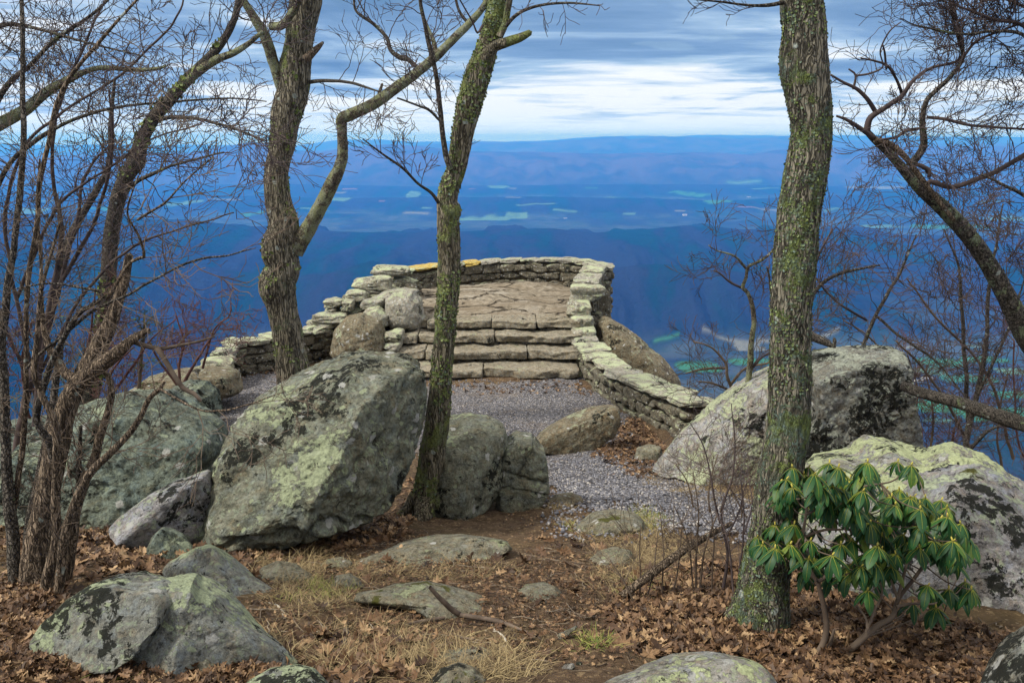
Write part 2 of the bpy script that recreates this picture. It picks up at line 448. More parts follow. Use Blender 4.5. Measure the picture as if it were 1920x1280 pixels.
# bark
M['bark_a'] = bark_mat('bark_brown', (0.15, 0.128, 0.092), (0.30, 0.268, 0.20), 0.52, (0.27, 0.31, 0.10), (0.20, 0.25, 0.18), 0.8)
M['bark_b'] = bark_mat('bark_dark', (0.15, 0.125, 0.08), (0.27, 0.24, 0.18), 0.70, (0.29, 0.33, 0.10), (0.22, 0.27, 0.16), 1.3)
M['bark_c'] = bark_mat('bark_lichen', (0.12, 0.108, 0.082), (0.26, 0.235, 0.18), 0.66, (0.19, 0.24, 0.07), (0.15, 0.21, 0.20), 1.5)
M['bark_branch'] = bark_mat('bark_branch', (0.11, 0.09, 0.065), (0.26, 0.22, 0.16), 0.88, (0.44, 0.47, 0.24), (0.46, 0.48, 0.40), 1.6, 0.5)
M['bark_grey'] = bark_mat('bark_grey', (0.085, 0.073, 0.060), (0.19, 0.165, 0.14), 0.30, (0.30, 0.37, 0.16), (0.24, 0.30, 0.22), 1.8, 0.5)
M['bark_blotch'] = bark_mat('bark_blotched', (0.085, 0.073, 0.060), (0.19, 0.165, 0.14), 0.62, (0.36, 0.42, 0.22), (0.30, 0.36, 0.26), 1.1, 0.7)
M['bark_dead'] = bark_mat('bark_dead', (0.12, 0.085, 0.06), (0.33, 0.255, 0.185), 0.06, (0.25, 0.28, 0.16), (0.2, 0.24, 0.18), 2.2, 0.08)
M['twig'] = simple_mat('twig_bark', (0.035, 0.026, 0.028), (0.085, 0.062, 0.058), 5)
M['twig_red'] = simple_mat('twig_red', (0.075, 0.032, 0.034), (0.13, 0.065, 0.055), 5)
M['twig_tan'] = simple_mat('twig_tan', (0.065, 0.046, 0.034), (0.14, 0.105, 0.078), 5)
M['stick'] = simple_mat('stick_bark', (0.05, 0.036, 0.028), (0.14, 0.105, 0.08), 12)
M['stick_pale'] = simple_mat('stick_pale', (0.22, 0.19, 0.15), (0.38, 0.34, 0.28), 12)
# leaves and grass
def leaf_mat(name, stops, rough=0.6, spec=0.3, transl=0.0):
    m, t = new_mat(name)
    g = t.node('ShaderNodeNewGeometry')
    oc = t.node('ShaderNodeTexCoord').outputs['Object']
    c = t.ramp(g.outputs['Random Per Island'], stops)
    n = t.noise(oc, 60, 3, 0.6)
    c = t.mix(t.step(n, 0.3, 0.7, 0.0, 0.45), c, tuple(x * 0.5 for x in stops[0][1]))
    b = t.node('ShaderNodeBsdfPrincipled', {'Base Color': c, 'Roughness': rough, 'Specular IOR Level': spec})
    out = b.outputs[0]
    if transl:
        tr = t.node('ShaderNodeBsdfTranslucent', {'Color': c})
        out = t.node('ShaderNodeMixShader', {0: transl, 1: out, 2: tr.outputs[0]}).outputs[0]
    t.node('ShaderNodeOutputMaterial', {'Surface': out})
    return m
M['litter'] = leaf_mat('dead_leaf', [(0.0, (0.035, 0.019, 0.011)), (0.4, (0.095, 0.050, 0.025)), (0.72, (0.17, 0.095, 0.047)), (0.93, (0.30, 0.19, 0.10)), (1.0, (0.40, 0.27, 0.15))])
M['straw'] = leaf_mat('dry_grass', [(0.0, (0.09, 0.06, 0.028)), (0.5, (0.20, 0.145, 0.07)), (1.0, (0.40, 0.31, 0.16))], 0.7)
M['grass'] = leaf_mat('green_grass', [(0.0, (0.10, 0.13, 0.025)), (0.5, (0.19, 0.22, 0.04)), (1.0, (0.36, 0.32, 0.10))], 0.7)
M['rhodo'] = leaf_mat('evergreen_leaf', [(0.0, (0.008, 0.045, 0.012)), (0.6, (0.013, 0.058, 0.014)), (0.9, (0.028, 0.09, 0.016)), (1.0, (0.13, 0.17, 0.02))], 0.5, 0.25, 0.08)
M['bud'] = simple_mat('bud_yellow', (0.30, 0.26, 0.05), (0.45, 0.38, 0.08), 30)
M['rib'] = simple_mat('leaf_rib', (0.20, 0.22, 0.03), (0.30, 0.30, 0.05), 30)
M['hemlock'] = leaf_mat('hemlock_needles', [(0.0, (0.02, 0.06, 0.01)), (1.0, (0.12, 0.20, 0.03))], 0.7)
# dirt
m, t = new_mat('forest_soil')
tc = t.node('ShaderNodeTexCoord').outputs['Object']
na = t.noise(tc, 0.9, 5, 0.6); nb = t.noise(tc, 9, 8, 0.7); nc_ = t.noise(tc, 70, 5, 0.7); nd = t.noise(tc, 30, 5, 0.65, 0.5)
c = t.mix(t.step(nb, 0.3, 0.7), (0.045, 0.028, 0.017), (0.125, 0.084, 0.052))
c = t.mix(t.step(nc_, 0.5, 0.72), c, (0.17, 0.105, 0.058))
c = t.mix(t.step(nd, 0.55, 0.63, 0.0, 0.7), c, (0.28, 0.20, 0.115))
c = t.mix(t.step(na, 0.52, 0.62, 0.0, 0.4), c, (0.15, 0.11, 0.055))
vor = t.node('ShaderNodeTexVoronoi', {'Vector': tc, 'Scale': 36.0})
vr = t.node('ShaderNodeSeparateColor', {0: vor.outputs['Color']}).outputs[0]
c = t.mix(t.math('MULTIPLY', t.step(vor.outputs['Distance'], 0.3, 0.2), t.step(vr, 0.9, 0.92, 0, 0.8)), c, (0.36, 0.29, 0.2))
finish(t, c, 0.95, t.math('ADD', nb, t.math('MULTIPLY', nc_, 0.5)), 1.0, 0.04, 0.15)
M['soil'] = m
# gravel
m, t = new_mat('crushed_gravel')
tc = t.node('ShaderNodeTexCoord').outputs['Object']
v1 = t.node('ShaderNodeTexVoronoi', {'Vector': tc, 'Scale': 42.0})
r1 = t.node('ShaderNodeSeparateColor', {0: v1.outputs['Color']}).outputs[0]
c = t.ramp(r1, [(0.0, (0.05, 0.05, 0.058)), (0.45, (0.14, 0.14, 0.165)), (0.75, (0.23, 0.23, 0.265)), (0.93, (0.34, 0.29, 0.24)), (1.0, (0.5, 0.5, 0.52))])
c = t.mix(t.step(v1.outputs['Distance'], 0.35, 0.6), c, (0.05, 0.045, 0.045))
n = t.noise(tc, 1.2, 5, 0.6)
c = t.mix(t.step(n, 0.5, 0.7, 0.0, 0.45), c, (0.15, 0.115, 0.085))
finish(t, c, 0.9, t.math('SUBTRACT', 1.0, v1.outputs['Distance']), 0.9, 0.015, 0.25)
M['gravel'] = m
M['pebble'] = leaf_mat('gravel_chip', [(0.0, (0.06, 0.06, 0.068)), (0.45, (0.15, 0.15, 0.175)), (0.8, (0.25, 0.25, 0.285)), (1.0, (0.45, 0.41, 0.37))], 0.85)
m, t = new_mat('bedrock')
tc = t.node('ShaderNodeTexCoord').outputs['Object']
q = t.vmath('MULTIPLY', tc, (0.6, 1.6, 1.0))
a1 = t.noise(q, 1.1, 6, 0.6, 0.6); a2 = t.noise(tc, 9, 8, 0.7); a3 = t.noise(tc, 45, 5, 0.7)
c = t.mix(t.step(a2, 0.35, 0.65), (0.14, 0.118, 0.088), (0.29, 0.25, 0.195))
c = t.mix(t.step(a1, 0.48, 0.60, 0.0, 0.75), c, (0.18, 0.145, 0.105))
c = t.mix(t.step(a1, 0.44, 0.36, 0.0, 0.6), c, (0.36, 0.33, 0.28))
c = t.mix(t.step(a3, 0.5, 0.7, 0.0, 0.6), c, (0.10, 0.08, 0.055))
cr_ = t.node('ShaderNodeTexVoronoi', {'Vector': t.vmath('ADD', q, t.vmath('MULTIPLY', t.node('ShaderNodeTexNoise', {'Vector': tc, 'Scale': 2.0, 'Detail': 4.0}).outputs['Color'], (0.7, 0.7, 0.7))), 'Scale': 0.85}, feature='DISTANCE_TO_EDGE').outputs['Distance']
ck = t.step(cr_, 0.0, 0.035)
c = t.mix(ck, (0.045, 0.035, 0.025), c)
finish(t, c, 0.95, t.math('ADD', t.math('MULTIPLY', ck, 1.2), t.math('ADD', a2, t.math('MULTIPLY', a1, 2))), 1.0, 0.06, 0.15)
M['bedrock'] = m
M['mortar'] = simple_mat('wall_core', (0.035, 0.028, 0.018), (0.07, 0.055, 0.035), 9)

# ------------------------------------------------------------ the far landscape
FLOOR = -800.0
ys = 25.0 * 1.0115 ** np.arange(int(math.log(37500 / 25.0) / math.log(1.0115)) + 1)
tn = np.concatenate([np.linspace(-1.5, -0.68, 40, endpoint=False), np.linspace(-0.68, 0.68, 520), np.linspace(0.68, 1.5, 41)[1:]])
TN, Y = np.meshgrid(tn, ys)
X = TN * Y
PXc = 960 + F * TN / CP                     # bearing of each column, in photograph pixels near the horizon

def crest(pts, D):
    xs_ = [p[0] for p in pts]; yy = np.interp(PXc, xs_, [p[1] for p in pts])
    yy = yy + 1.3 * fbm(pt3((TN * 22).ravel(), D * 0.001, 2.0), 4, 5).reshape(X.shape)
    v = (640 - yy) / F
    return D * (-SP + v * CP) / (CP + v * SP)

pw = pt3((X / 900).ravel(), (Y / 900).ravel())
H = FLOOR + 14 * fbm(pw, 4, 3).reshape(X.shape) * np.clip(Y / 3000, 0.3, 3)
ridges = [  # (distance, crest line, width in front, width behind, relief, rib length)
    (2700, [(-900, 560), (0, 575), (150, 590), (330, 625), (470, 680), (620, 760), (800, 860), (2900, 900)], 900, 800, 26, 260),
    (3900, [(-900, 470), (0, 465), (200, 478), (400, 508), (520, 520), (610, 508), (690, 486), (770, 510), (860, 522), (1000, 520), (1140, 505), (1240, 494), (1330, 496), (1450, 515), (1560, 545), (1700, 575), (1920, 600), (2900, 640)], 620, 900, 30, 300),
    (5900, [(-900, 410), (0, 404), (150, 402), (330, 410), (480, 424), (640, 436), (740, 440), (860, 436), (960, 430), (1040, 428), (1110, 435), (1200, 432), (1290, 425), (1400, 430), (1600, 438), (1760, 446), (1920, 450), (2900, 450)], 2100, 1100, 48, 420),
    (10500, [(-900, 372), (0, 370), (300, 366), (700, 372), (1000, 368), (1400, 374), (1600, 366), (2900, 372)], 1300, 1300, 22, 800),
    (13500, [(-900, 345), (0, 348), (500, 344), (800, 349), (1200, 345), (1500, 349), (2900, 345)], 1600, 1200, 24, 800),
    (17500, [(-900, 290), (0, 293), (200, 291), (350, 286), (420, 273), (470, 266), (510, 268), (560, 281), (600, 284), (650, 276), (700, 271), (760, 271), (830, 279), (900, 284), (1000, 285), (1140, 288), (1300, 285), (1400, 288), (1460, 281), (1520, 276), (1700, 275), (1920, 273), (2900, 280)], 3300, 3000, 80, 1000),
    (25500, [(-900, 280), (0, 285), (300, 286), (600, 282), (850, 268), (890, 264), (950, 265), (1050, 263), (1110, 260), (1165, 255), (1183, 261), (1240, 254), (1300, 256), (1400, 259), (1470, 254), (1600, 262), (1760, 268), (2900, 270)], 3500, 3500, 60, 1500),
    (34000, [(-900, 268), (0, 270), (560, 272), (640, 262), (720, 261), (780, 266), (960, 266), (1080, 258), (1140, 255), (1300, 254), (1480, 252), (1600, 253), (1920, 256), (2900, 262)], 4000, 3300, 60, 1500),
]
relief = np.zeros_like(X)
for k, (D, line, wf, wb, amp, rib) in enumerate(ridges):
    top = crest(line, D)
    wob = 1 + 0.02 * fbm(pt3((TN * 9).ravel(), k * 3.1), 3, 40 + k).reshape(X.shape)
    s = np.where(Y < D * wob, (D * wob - Y) / wf, (Y - D * wob) / wb)
    prof = np.clip(1 - s, 0, 1); prof = prof ** 1.25 * (1.6 - 0.6 * prof)
    q = pt3((X / rib).ravel(), (Y / (rib * 3.2)).ravel(), k * 5.0)
    ribs = (1 - 2 * np.abs(fbm(q, 4, 60 + k))).reshape(X.shape)
    mid = np.clip(prof * (1 - prof) ** 1.6 * 5, 0, 1)
    h = FLOOR + (top - FLOOR) * prof + ribs * amp * mid * 1.9 + amp * 0.35 * mid * fbm(q * 3.7, 3, 80 + k).reshape(X.shape)
    H = np.where(h > H, h, H)
# the mountain side that the overlook stands on drops away below the near ground
own = -14.0 - Y * 0.62 + 12 * np.clip(Y / 300, 0, 1) * fbm(pt3((X / 90).ravel(), (Y / 200).ravel()), 4, 7).reshape(X.shape)
H = np.where(own > H, own, H)

fields = [  # px, py, half width px, half height px, kind (0 green, 1 pale green, 2 tan, 3 reddish)
    (935, 352, 28, 4, 1), (960, 354, 12, 2, 2), (775, 368, 16, 6, 1), (885, 355, 16, 1.5, 3), (1150, 370, 26, 6, 1), (1060, 400, 26, 4, 1),
    (1000, 384, 50, 3.5, 1), (965, 372, 20, 2.5, 2), (780, 400, 36, 5, 2), (800, 392, 14, 3, 1), (905, 412, 55, 3, 1), (715, 380, 9, 2.5, 3), (970, 408, 24, 4, 1),
    (1290, 366, 50, 4, 0), (1385, 344, 50, 2, 1), (1440, 353, 36, 2, 1), (1345, 376, 35, 4, 0), (1400, 389, 24, 3.5, 3), (1450, 394, 40, 4, 2), (1275, 397, 14, 3, 2), (1110, 355, 14, 1.5, 0), (1180, 402, 16, 4, 1),
    (1640, 352, 60, 3, 2), (1700, 340, 45, 3, 1), (1780, 426, 90, 7, 0), (1650, 425, 55, 5, 1), (1880, 412, 60, 5, 1), (1560, 395, 30, 3, 1), (1850, 380, 50, 4, 1),
    (620, 362, 30, 3, 2), (655, 356, 16, 2, 3), (640, 372, 26, 2.5, 1), (330, 385, 60, 4, 1), (420, 375, 40, 3, 2), (180, 392, 50, 5, 0), (90, 380, 40, 4, 1), (470, 402, 26, 4, 0), (250, 372, 30, 3, 1), (500, 358, 30, 2, 1), (60, 398, 40, 4, 1), (590, 396, 40, 3, 1),
    (1310, 690, 48, 13, 0), (1405, 655, 34, 12, 2), (1415, 680, 70, 10, 0), (1345, 632, 40, 5, 2), (1540, 640, 50, 7, 2), (1440, 640, 30, 6, 2),
    (1760, 682, 55, 10, 0), (1850, 676, 70, 8, 0), (1740, 700, 40, 7, 1), (1820, 712, 70, 9, 0), (1900, 700, 40, 10, 1), (1765, 762, 60, 12, 0), (1870, 780, 80, 14, 0), (1760, 790, 30, 6, 1), (1920, 740, 60, 10, 0), (1250, 640, 30, 5, 0), (1700, 655, 40, 5, 2), (1830, 650, 60, 5, 1),
]
def VG(px, py):
    d = ray(px, py); i = int(np.argmin(np.abs(tn - d[0] / d[1])))
    k = np.argmax(H[:, i] > d[2] / d[1] * ys + (ys < 400) * 1e5)
    return d * (ys[max(k, 1)] / d[1])
fc = np.zeros(X.shape + (4,), np.float32)
palette = [(0.045, 0.15, 0.05), (0.10, 0.18, 0.10), (0.17, 0.165, 0.12), (0.19, 0.11, 0.10)]
wv = fbm(pt3((X / 300).ravel(), (Y / 420).ravel(), 4.4), 3, 22).reshape(X.shape)
for (fx, fy, hw, hh, k) in fields:
    c0 = VG(fx, fy); cn = VG(fx, fy + hh); cf = VG(fx, fy - hh)
    ex = (X - c0[0]) / (0.85 * hw * axial(c0) / F); ey = (Y - c0[1]) / np.clip(0.44 * (cf[1] - cn[1]), 0.0045 * c0[1], 0.026 * c0[1]) / (1 if fy > 500 else 1.0)
    rr = np.maximum(np.abs(ex), np.abs(ey)) * 0.5 + np.sqrt(ex * ex + ey * ey) * 0.5 + wv * 0.5
    mk = np.clip((1.0 - rr) / 0.15, 0, 1)
    fc[..., :3] = fc[..., :3] * (1 - mk[..., None]) + np.array(palette[k]) * mk[..., None]
    fc[..., 3] = np.maximum(fc[..., 3], mk)
m, t = new_mat('valley_woods')
tc = t.node('ShaderNodeTexCoord').outputs['Object']
att = t.node('ShaderNodeAttribute', attribute_name='field')
nl_ = t.noise(tc, 0.0016, 6, 0.6); nm_ = t.noise(tc, 0.008, 6, 0.65); nf_ = t.noise(tc, 0.05, 4, 0.7)
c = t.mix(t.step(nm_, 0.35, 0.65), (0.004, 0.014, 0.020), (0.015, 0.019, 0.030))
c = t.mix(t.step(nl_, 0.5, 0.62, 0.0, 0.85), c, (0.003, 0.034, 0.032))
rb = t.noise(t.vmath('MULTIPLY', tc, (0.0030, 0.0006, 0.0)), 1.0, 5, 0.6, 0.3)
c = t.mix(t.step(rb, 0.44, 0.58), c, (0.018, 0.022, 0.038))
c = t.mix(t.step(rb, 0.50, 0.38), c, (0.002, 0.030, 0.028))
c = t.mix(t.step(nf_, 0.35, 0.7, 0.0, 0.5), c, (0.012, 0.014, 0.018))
sxyz = t.node('ShaderNodeSeparateXYZ', {0: tc}); zz = sxyz.outputs[2]
c = t.mix(t.math('MULTIPLY', t.step(sxyz.outputs[1], 12800.0, 16500.0), t.step(nl_, 0.40, 0.58, 0.35, 0.95)), c, (0.085, 0.055, 0.060))   # leafless hardwoods of the long far mountain
farm = t.mix(t.step(nm_, 0.4, 0.6), (0.030, 0.050, 0.044), (0.055, 0.068, 0.070))
c = t.mix(t.math('MULTIPLY', t.step(zz, -735.0, -790.0), t.step(nl_, 0.42, 0.56, 0.25, 1.0)), c, farm)
c = t.mix(t.math('MULTIPLY', att.outputs['Alpha'], t.step(nm_, 0.3, 0.55, 0.5, 1.0)), c, att.outputs['Color'])
finish(t, c, 1.0, t.math('ADD', nf_, t.math('MULTIPLY', nm_, 3)), 0.8, 14.0, 0.0)
valley = build('valley', np.stack([X, Y, H], -1).reshape(-1, 3), grid_faces(*X.shape), m)
ca = valley.data.color_attributes.new('field', 'FLOAT_COLOR', 'POINT')
ca.data.foreach_set('color', fc.reshape(-1))
tag(valley, kind='structure')

def valley_z(x, y):
    j = np.searchsorted(ys, y); i = np.searchsorted(tn, x / y)
    return float(H[min(j, len(ys) - 1), min(i, len(tn) - 1)])

# farm buildings in the valley
WHITE, _t = new_mat('painted_boards'); finish(_t, (0.75, 0.74, 0.70, 1), 0.8)
ROOF, _t = new_mat('metal_roof'); finish(_t, (0.22, 0.20, 0.20, 1), 0.6)
for (fx, fy, L_, lab) in ((1722, 716, 26, 'white farmhouse in the valley fields, nearest the trunk of the leaning tree'), (1738, 713, 34, 'long white barn beside the white farmhouse in the valley'), (1766, 724, 20, 'small pale shed at the edge of the lowest green field'), (1830, 655, 30, 'pale barn by the upper strip of valley fields'), (1404, 371, 50, 'white farm building in the far pale field beside the thick tree'), (1060, 411, 38, 'lone white farm building far out in the wooded valley'), (1284, 404, 44, 'pale farm shed beside a small far pink field')):
    c0 = VG(fx, fy); hx, hy, hz = L_ / 2, L_ / 3.2, L_ / 4.5
    r_ = empty('farm_building', (c0[0], c0[1], c0[2] - 2), lab, 'farm building', 'farm buildings in the valley')
    b = np.array([(sx * hx, sy * hy, z_) for z_ in (-6, hz) for sy in (-1, 1) for sx in (-1, 1)] + [(-hx, 0, hz * 1.7), (hx, 0, hz * 1.7)]) + c0
    build('wall', b, [np.array([(0, 1, 5, 4), (3, 2, 6, 7), (2, 0, 4, 6), (1, 3, 7, 5)]), np.array([(4, 8, 6), (5, 7, 9)])], WHITE, r_, False)
    rf = np.array([(-hx * 1.06, -hy * 1.15, hz * 0.95), (hx * 1.06, -hy * 1.15, hz * 0.95), (hx * 1.06, 0, hz * 1.76), (-hx * 1.06, 0, hz * 1.76), (hx * 1.06, hy * 1.15, hz * 0.95), (-hx * 1.06, hy * 1.15, hz * 0.95)]) + c0
    build('roof', rf, np.array([(0, 1, 2, 3), (3, 2, 4, 5)]), ROOF, r_, False)

# haze: even blue air round everything
R = 38000.0
hz_top, hz_bot = float(H.max()) + 8.0, float(H.min()) - 1.0
hb = np.array([(sx * 46000.0, yy, zz_) for zz_ in (hz_bot - 1, hz_top) for yy in (-3000.0, R) for sx in (-1, 1)])
hf_ = np.array([(0, 1, 3, 2), (4, 6, 7, 5), (0, 4, 5, 1), (2, 3, 7, 6), (0, 2, 6, 4), (1, 5, 7, 3)])[:, ::-1].copy()
m, t = new_mat('blue_air')
pv = t.node('ShaderNodeVolumePrincipled', {'Color': (0.05, 0.25, 0.84, 1), 'Absorption Color': (0.45, 0.60, 1.0, 1), 'Density': 1.0e-4, 'Anisotropy': 0.2})
t.node('ShaderNodeOutputMaterial', {'Volume': pv.outputs[0]})
haze = build('haze', hb, hf_, m, smooth=False)
tag(haze, kind='stuff')

# ------------------------------------------------------------ near ground
prof_y = [-8, 0, 2.6, 4, 6.7, 9, 11.5, 13, 16, 60]
prof_z = [-1.2, -1.52, -1.86, -2.26, -3.08, -3.70, -4.10, -4.28, -4.40, -4.45]
plateau = np.array([(-30, -10), (-30, 10.5), (-9, 11.3), (-5.6, 12.6), (-5.6, 16.3), (-3.6, 18.2), (-2.9, 20.8), (-1.3, 21.9), (1.3, 21.7), (2.5, 19.6), (1.9, 17.3), (2.3, 14.5), (3.0, 12.0), (3.9, 9.8), (5.0, 7.6), (9, 6.4), (30, 5.5), (30, -10)], float)

def inside(poly, x, y):
    c = np.zeros(np.shape(x), bool); j = len(poly) - 1
    for i in range(len(poly)):
        xi, yi = poly[i]; xj, yj = poly[j]
        c ^= ((yi > y) != (yj > y)) & (x < (xj - xi) * (y - yi) / (yj - yi + 1e-12) + xi)
        j = i
    return c

def edge_dist(poly, x, y):
    d = np.full(np.shape(x), 1e9)
    for i in range(len(poly)):
        a, b = poly[i - 1], poly[i]
        ab = b - a; L = ab @ ab
        t = np.clip(((x - a[0]) * ab[0] + (y - a[1]) * ab[1]) / L, 0, 1)
        d = np.minimum(d, np.hypot(x - a[0] - t * ab[0], y - a[1] - t * ab[1]))
    return d

def hf(x, y, fine=True):
    x = np.asarray(x, float); y = np.asarray(y, float)
    shp = x.shape; x = x.ravel(); y = y.ravel()
    z = np.interp(y, prof_y, prof_z)
    z = np.convolve(z, [1], 'same')
    z = z + 0.05 * fbm(pt3(x * 0.7, y * 0.7), 3, 11)
    z = z - 0.05 * np.clip(x - 0.2, 0, 3) * np.clip((5 - y) / 3, 0, 1)      # the right side lies a little lower near by
    z = z + 0.10 * np.clip(-x - 1.0, 0, 2) * np.clip((6 - y) / 3, 0, 1)
    o = ~inside(plateau, x, y); d = edge_dist(plateau, x, y) * o
    z = z - np.where(o, 0.25 * d + 1.25 * np.maximum(d - 0.15, 0) ** 1.0, 0) + o * np.minimum(d, 2) * 0.25 * fbm(pt3(x * 0.8, y * 0.8, 3), 3, 15)
    if fine:
        z = z + 0.018 * fbm(pt3(x * 5, y * 5), 3, 12) + 0.007 * fbm(pt3(x * 22, y * 22), 2, 13)
    return z.reshape(shp)

def G(px, py):
    """where the line of sight through a photograph pixel meets the ground"""
    d = ray(px, py)
    t = np.linspace(0.8, 26, 900) / d[1]
    z = hf(d[0] * t, d[1] * t, False) - d[2] * t
    i = np.argmax(z > 0) if (z > 0).any() else len(t) - 1
    return d * t[i]

yr = np.concatenate([np.linspace(-8, 0.9, 14, endpoint=False), 0.9 * 1.0092 ** np.arange(370)])
yr = np.concatenate([yr, yr[-1] * 1.05 ** np.arange(1, 24)])
un = np.concatenate([np.linspace(-2.6, -0.8, 40, endpoint=False), np.linspace(-0.8, 0.8, 430), np.linspace(0.8, 2.6, 41)[1:]])
U, YG = np.meshgrid(un, yr)
XG = U * np.maximum(YG + 1.0, 5.0 - YG * 0.3)
ZG = hf(XG, YG)
gv = np.stack([XG, YG, ZG], -1).reshape(-1, 3)
gf = grid_faces(*XG.shape)
ground = tag(build('ground', gv, gf, M['soil']), kind='structure')

def GP(pts): return np.array([G(*p)[:2] for p in pts])
patio = GP([(395, 800), (405, 770), (425, 735), (450, 712), (520, 700), (700, 712), (800, 722), (900, 722), (1000, 716), (1060, 708), (1085, 712), (1115, 735), (1150, 752), (1165, 780), (1168, 812), (1200, 860), (1225, 885), (1290, 905), (1370, 930), (1440, 965), (1440, 1010), (1360, 1005), (1290, 985), (1240, 965), (1200, 940), (1100, 925), (1030, 920), (1000, 870), (960, 860), (800, 850), (600, 850), (440, 830)])
cx, cy = gv[gf].mean(1)[:, 0], gv[gf].mean(1)[:, 1]
wx = 0.22 * fbm(pt3(cx * 3, cy * 3), 4, 31); wy = 0.22 * fbm(pt3(cx * 3, cy * 3, 9), 4, 32)
mk = inside(patio, cx + wx, cy + wy)
pf = gf[mk]
ids, inv = np.unique(pf, return_inverse=True)
path = tag(build('gravel_path', gv[ids] + (0, 0, 0.012), inv.reshape(-1, 4), M['gravel']), kind='structure')

# ------------------------------------------------------------ boulders
RT = np.array((1.0, 0, 0)); UPV = np.array((0, SP, CP))

def rock(name, label, outline, base, t, mat, cat='boulder', sub=6, n=2.6, amp=0.05, seed=1, cuts=(), lean=0.0, ext=0.22, cracks=(), dc=None, kk=0.52, group=None, parent=None, fine=1.0, bias=0.0):
    """outline: silhouette in photograph pixels (clockwise or not); base: pixel where its front meets the ground; t: half depth in metres"""
    o = np.array(outline, float)
    c = (o.max(0) + o.min(0)) / 2
    if dc is None:
        dc = G(*base)[1] + kk * t
    C = P(c[0], c[1], dc); D = axial(C)
    # densify the outline and turn it into a radius per angle
    q = np.vstack([o, o[:1]]); seg = []
    for a, b in zip(q[:-1], q[1:]):
        k = max(2, int(np.hypot(*(b - a)) / 6)); s = np.arange(k)[:, None] / k
        seg.append(a + (b - a) * s)
    q = np.vstack(seg); th = np.arctan2(-(q[:, 1] - c[1]), q[:, 0] - c[0]); rr = np.hypot(q[:, 0] - c[0], q[:, 1] - c[1])
    i = np.argsort(th); th, rr = th[i], rr[i]
    tg = np.linspace(-pi, pi, 361)[:-1]
    R = np.interp(tg, th, rr, period=2 * pi)
    ker = np.array([1, 2, 3, 2, 1.0]); ker /= ker.sum()
    R = np.convolve(np.concatenate([R[-2:], R, R[:2]]), ker, 'valid') * D / F
    V, Fc = ico(sub)
    a, b, cz = V[:, 0], V[:, 1], V[:, 2]
    rho = np.hypot(a, cz)
    s = 1.0 / (rho ** n + np.abs(b) ** n) ** (1.0 / n)
    ang = np.arctan2(cz, a)
    Rr = np.interp(ang, tg, R, period=2 * pi) * (1 + ext * np.maximum(0, -np.sin(ang)))
    u = Rr * rho * s * np.cos(ang); v = Rr * rho * s * np.sin(ang); w_ = t * b * s
    size = np.mean(R)
    w_ = w_ + lean * v + bias * w_ * (v / size) 
    pos = u[:, None] * RT + v[:, None] * UPV + w_[:, None] * np.array((0, 1.0, 0))
    for (nx, ny, nz, h) in cuts:       # flat faces broken off the block
        nn = np.array((nx, ny, nz), float); nn /= np.linalg.norm(nn)
        dd = pos @ nn - h * size
        pos = pos - nn * (np.maximum(dd, 0) * 0.92)[:, None]
    dirn = pos / (np.linalg.norm(pos, axis=1, keepdims=True) + 1e-9)
    k = pos / size
    disp = amp * size * fbm(k * 1.7 + seed * 3.3, 3, seed) + amp * 0.45 * size * (0.5 - np.abs(fbm(k * 4.2 + seed, 3, seed + 30)))
    rid = 1 - 2 * np.abs(fbm(pos * 3.1 + seed, 4, seed + 40))
    disp += fine * min(1, size * 1.6) * (0.022 * rid + 0.016 * fbm(pos * 13, 3, seed + 50) + 0.006 * fbm(pos * 48, 2, seed + 60))
    for (nx, ny, nz, h, wd, dp) in cracks:
        nn = np.array((nx, ny, nz), float); nn /= np.linalg.norm(nn)
        dd = k @ nn - h + 0.07 * fbm(k * 2.6 + 5, 3, seed + 70) 
        disp -= dp * size * np.exp(-(dd / wd) ** 2)
    pos = pos + dirn * disp[:, None]
    Rp = R * F / D * (1 + ext * np.maximum(0, -np.sin(tg)))
    for _ in range(3):                  # keep the traced size although the near side bulges towards the lens
        Q = pos + C
        dep = Q[:, 1] * CP - Q[:, 2] * SP
        du = F * Q[:, 0] / dep + 960 - c[0]; dv = F * (Q[:, 1] * SP + Q[:, 2] * CP) / dep - (640 - c[1])
        an = np.arctan2(dv, du); ra = np.hypot(du, dv)
        nb = 60; bi = ((an + pi) / (2 * pi) * nb).astype(int) % nb
        mx = np.zeros(nb); np.maximum.at(mx, bi, ra)
        bc = -pi + (np.arange(nb) + 0.5) * 2 * pi / nb
        rt = np.interp(bc, tg, Rp, period=2 * pi) / np.maximum(mx, 1)
        rt = np.clip((np.roll(rt, 1) + 2 * rt + np.roll(rt, -1)) / 4, 0.6, 1.6)
        k_ = np.interp(an, bc, rt, period=2 * pi) - 1
        k_ = k_ * np.clip(ra / (0.5 * np.interp(an, tg, Rp, period=2 * pi)), 0, 1)
        pos = pos + (du[:, None] * RT + dv[:, None] * UPV) * (k_ * dep / F)[:, None]
    o_ = build(name, pos + C, Fc, M[mat], parent, True, C if parent is None else None)
    if parent is None: tag(o_, label, cat, group)
    return o_

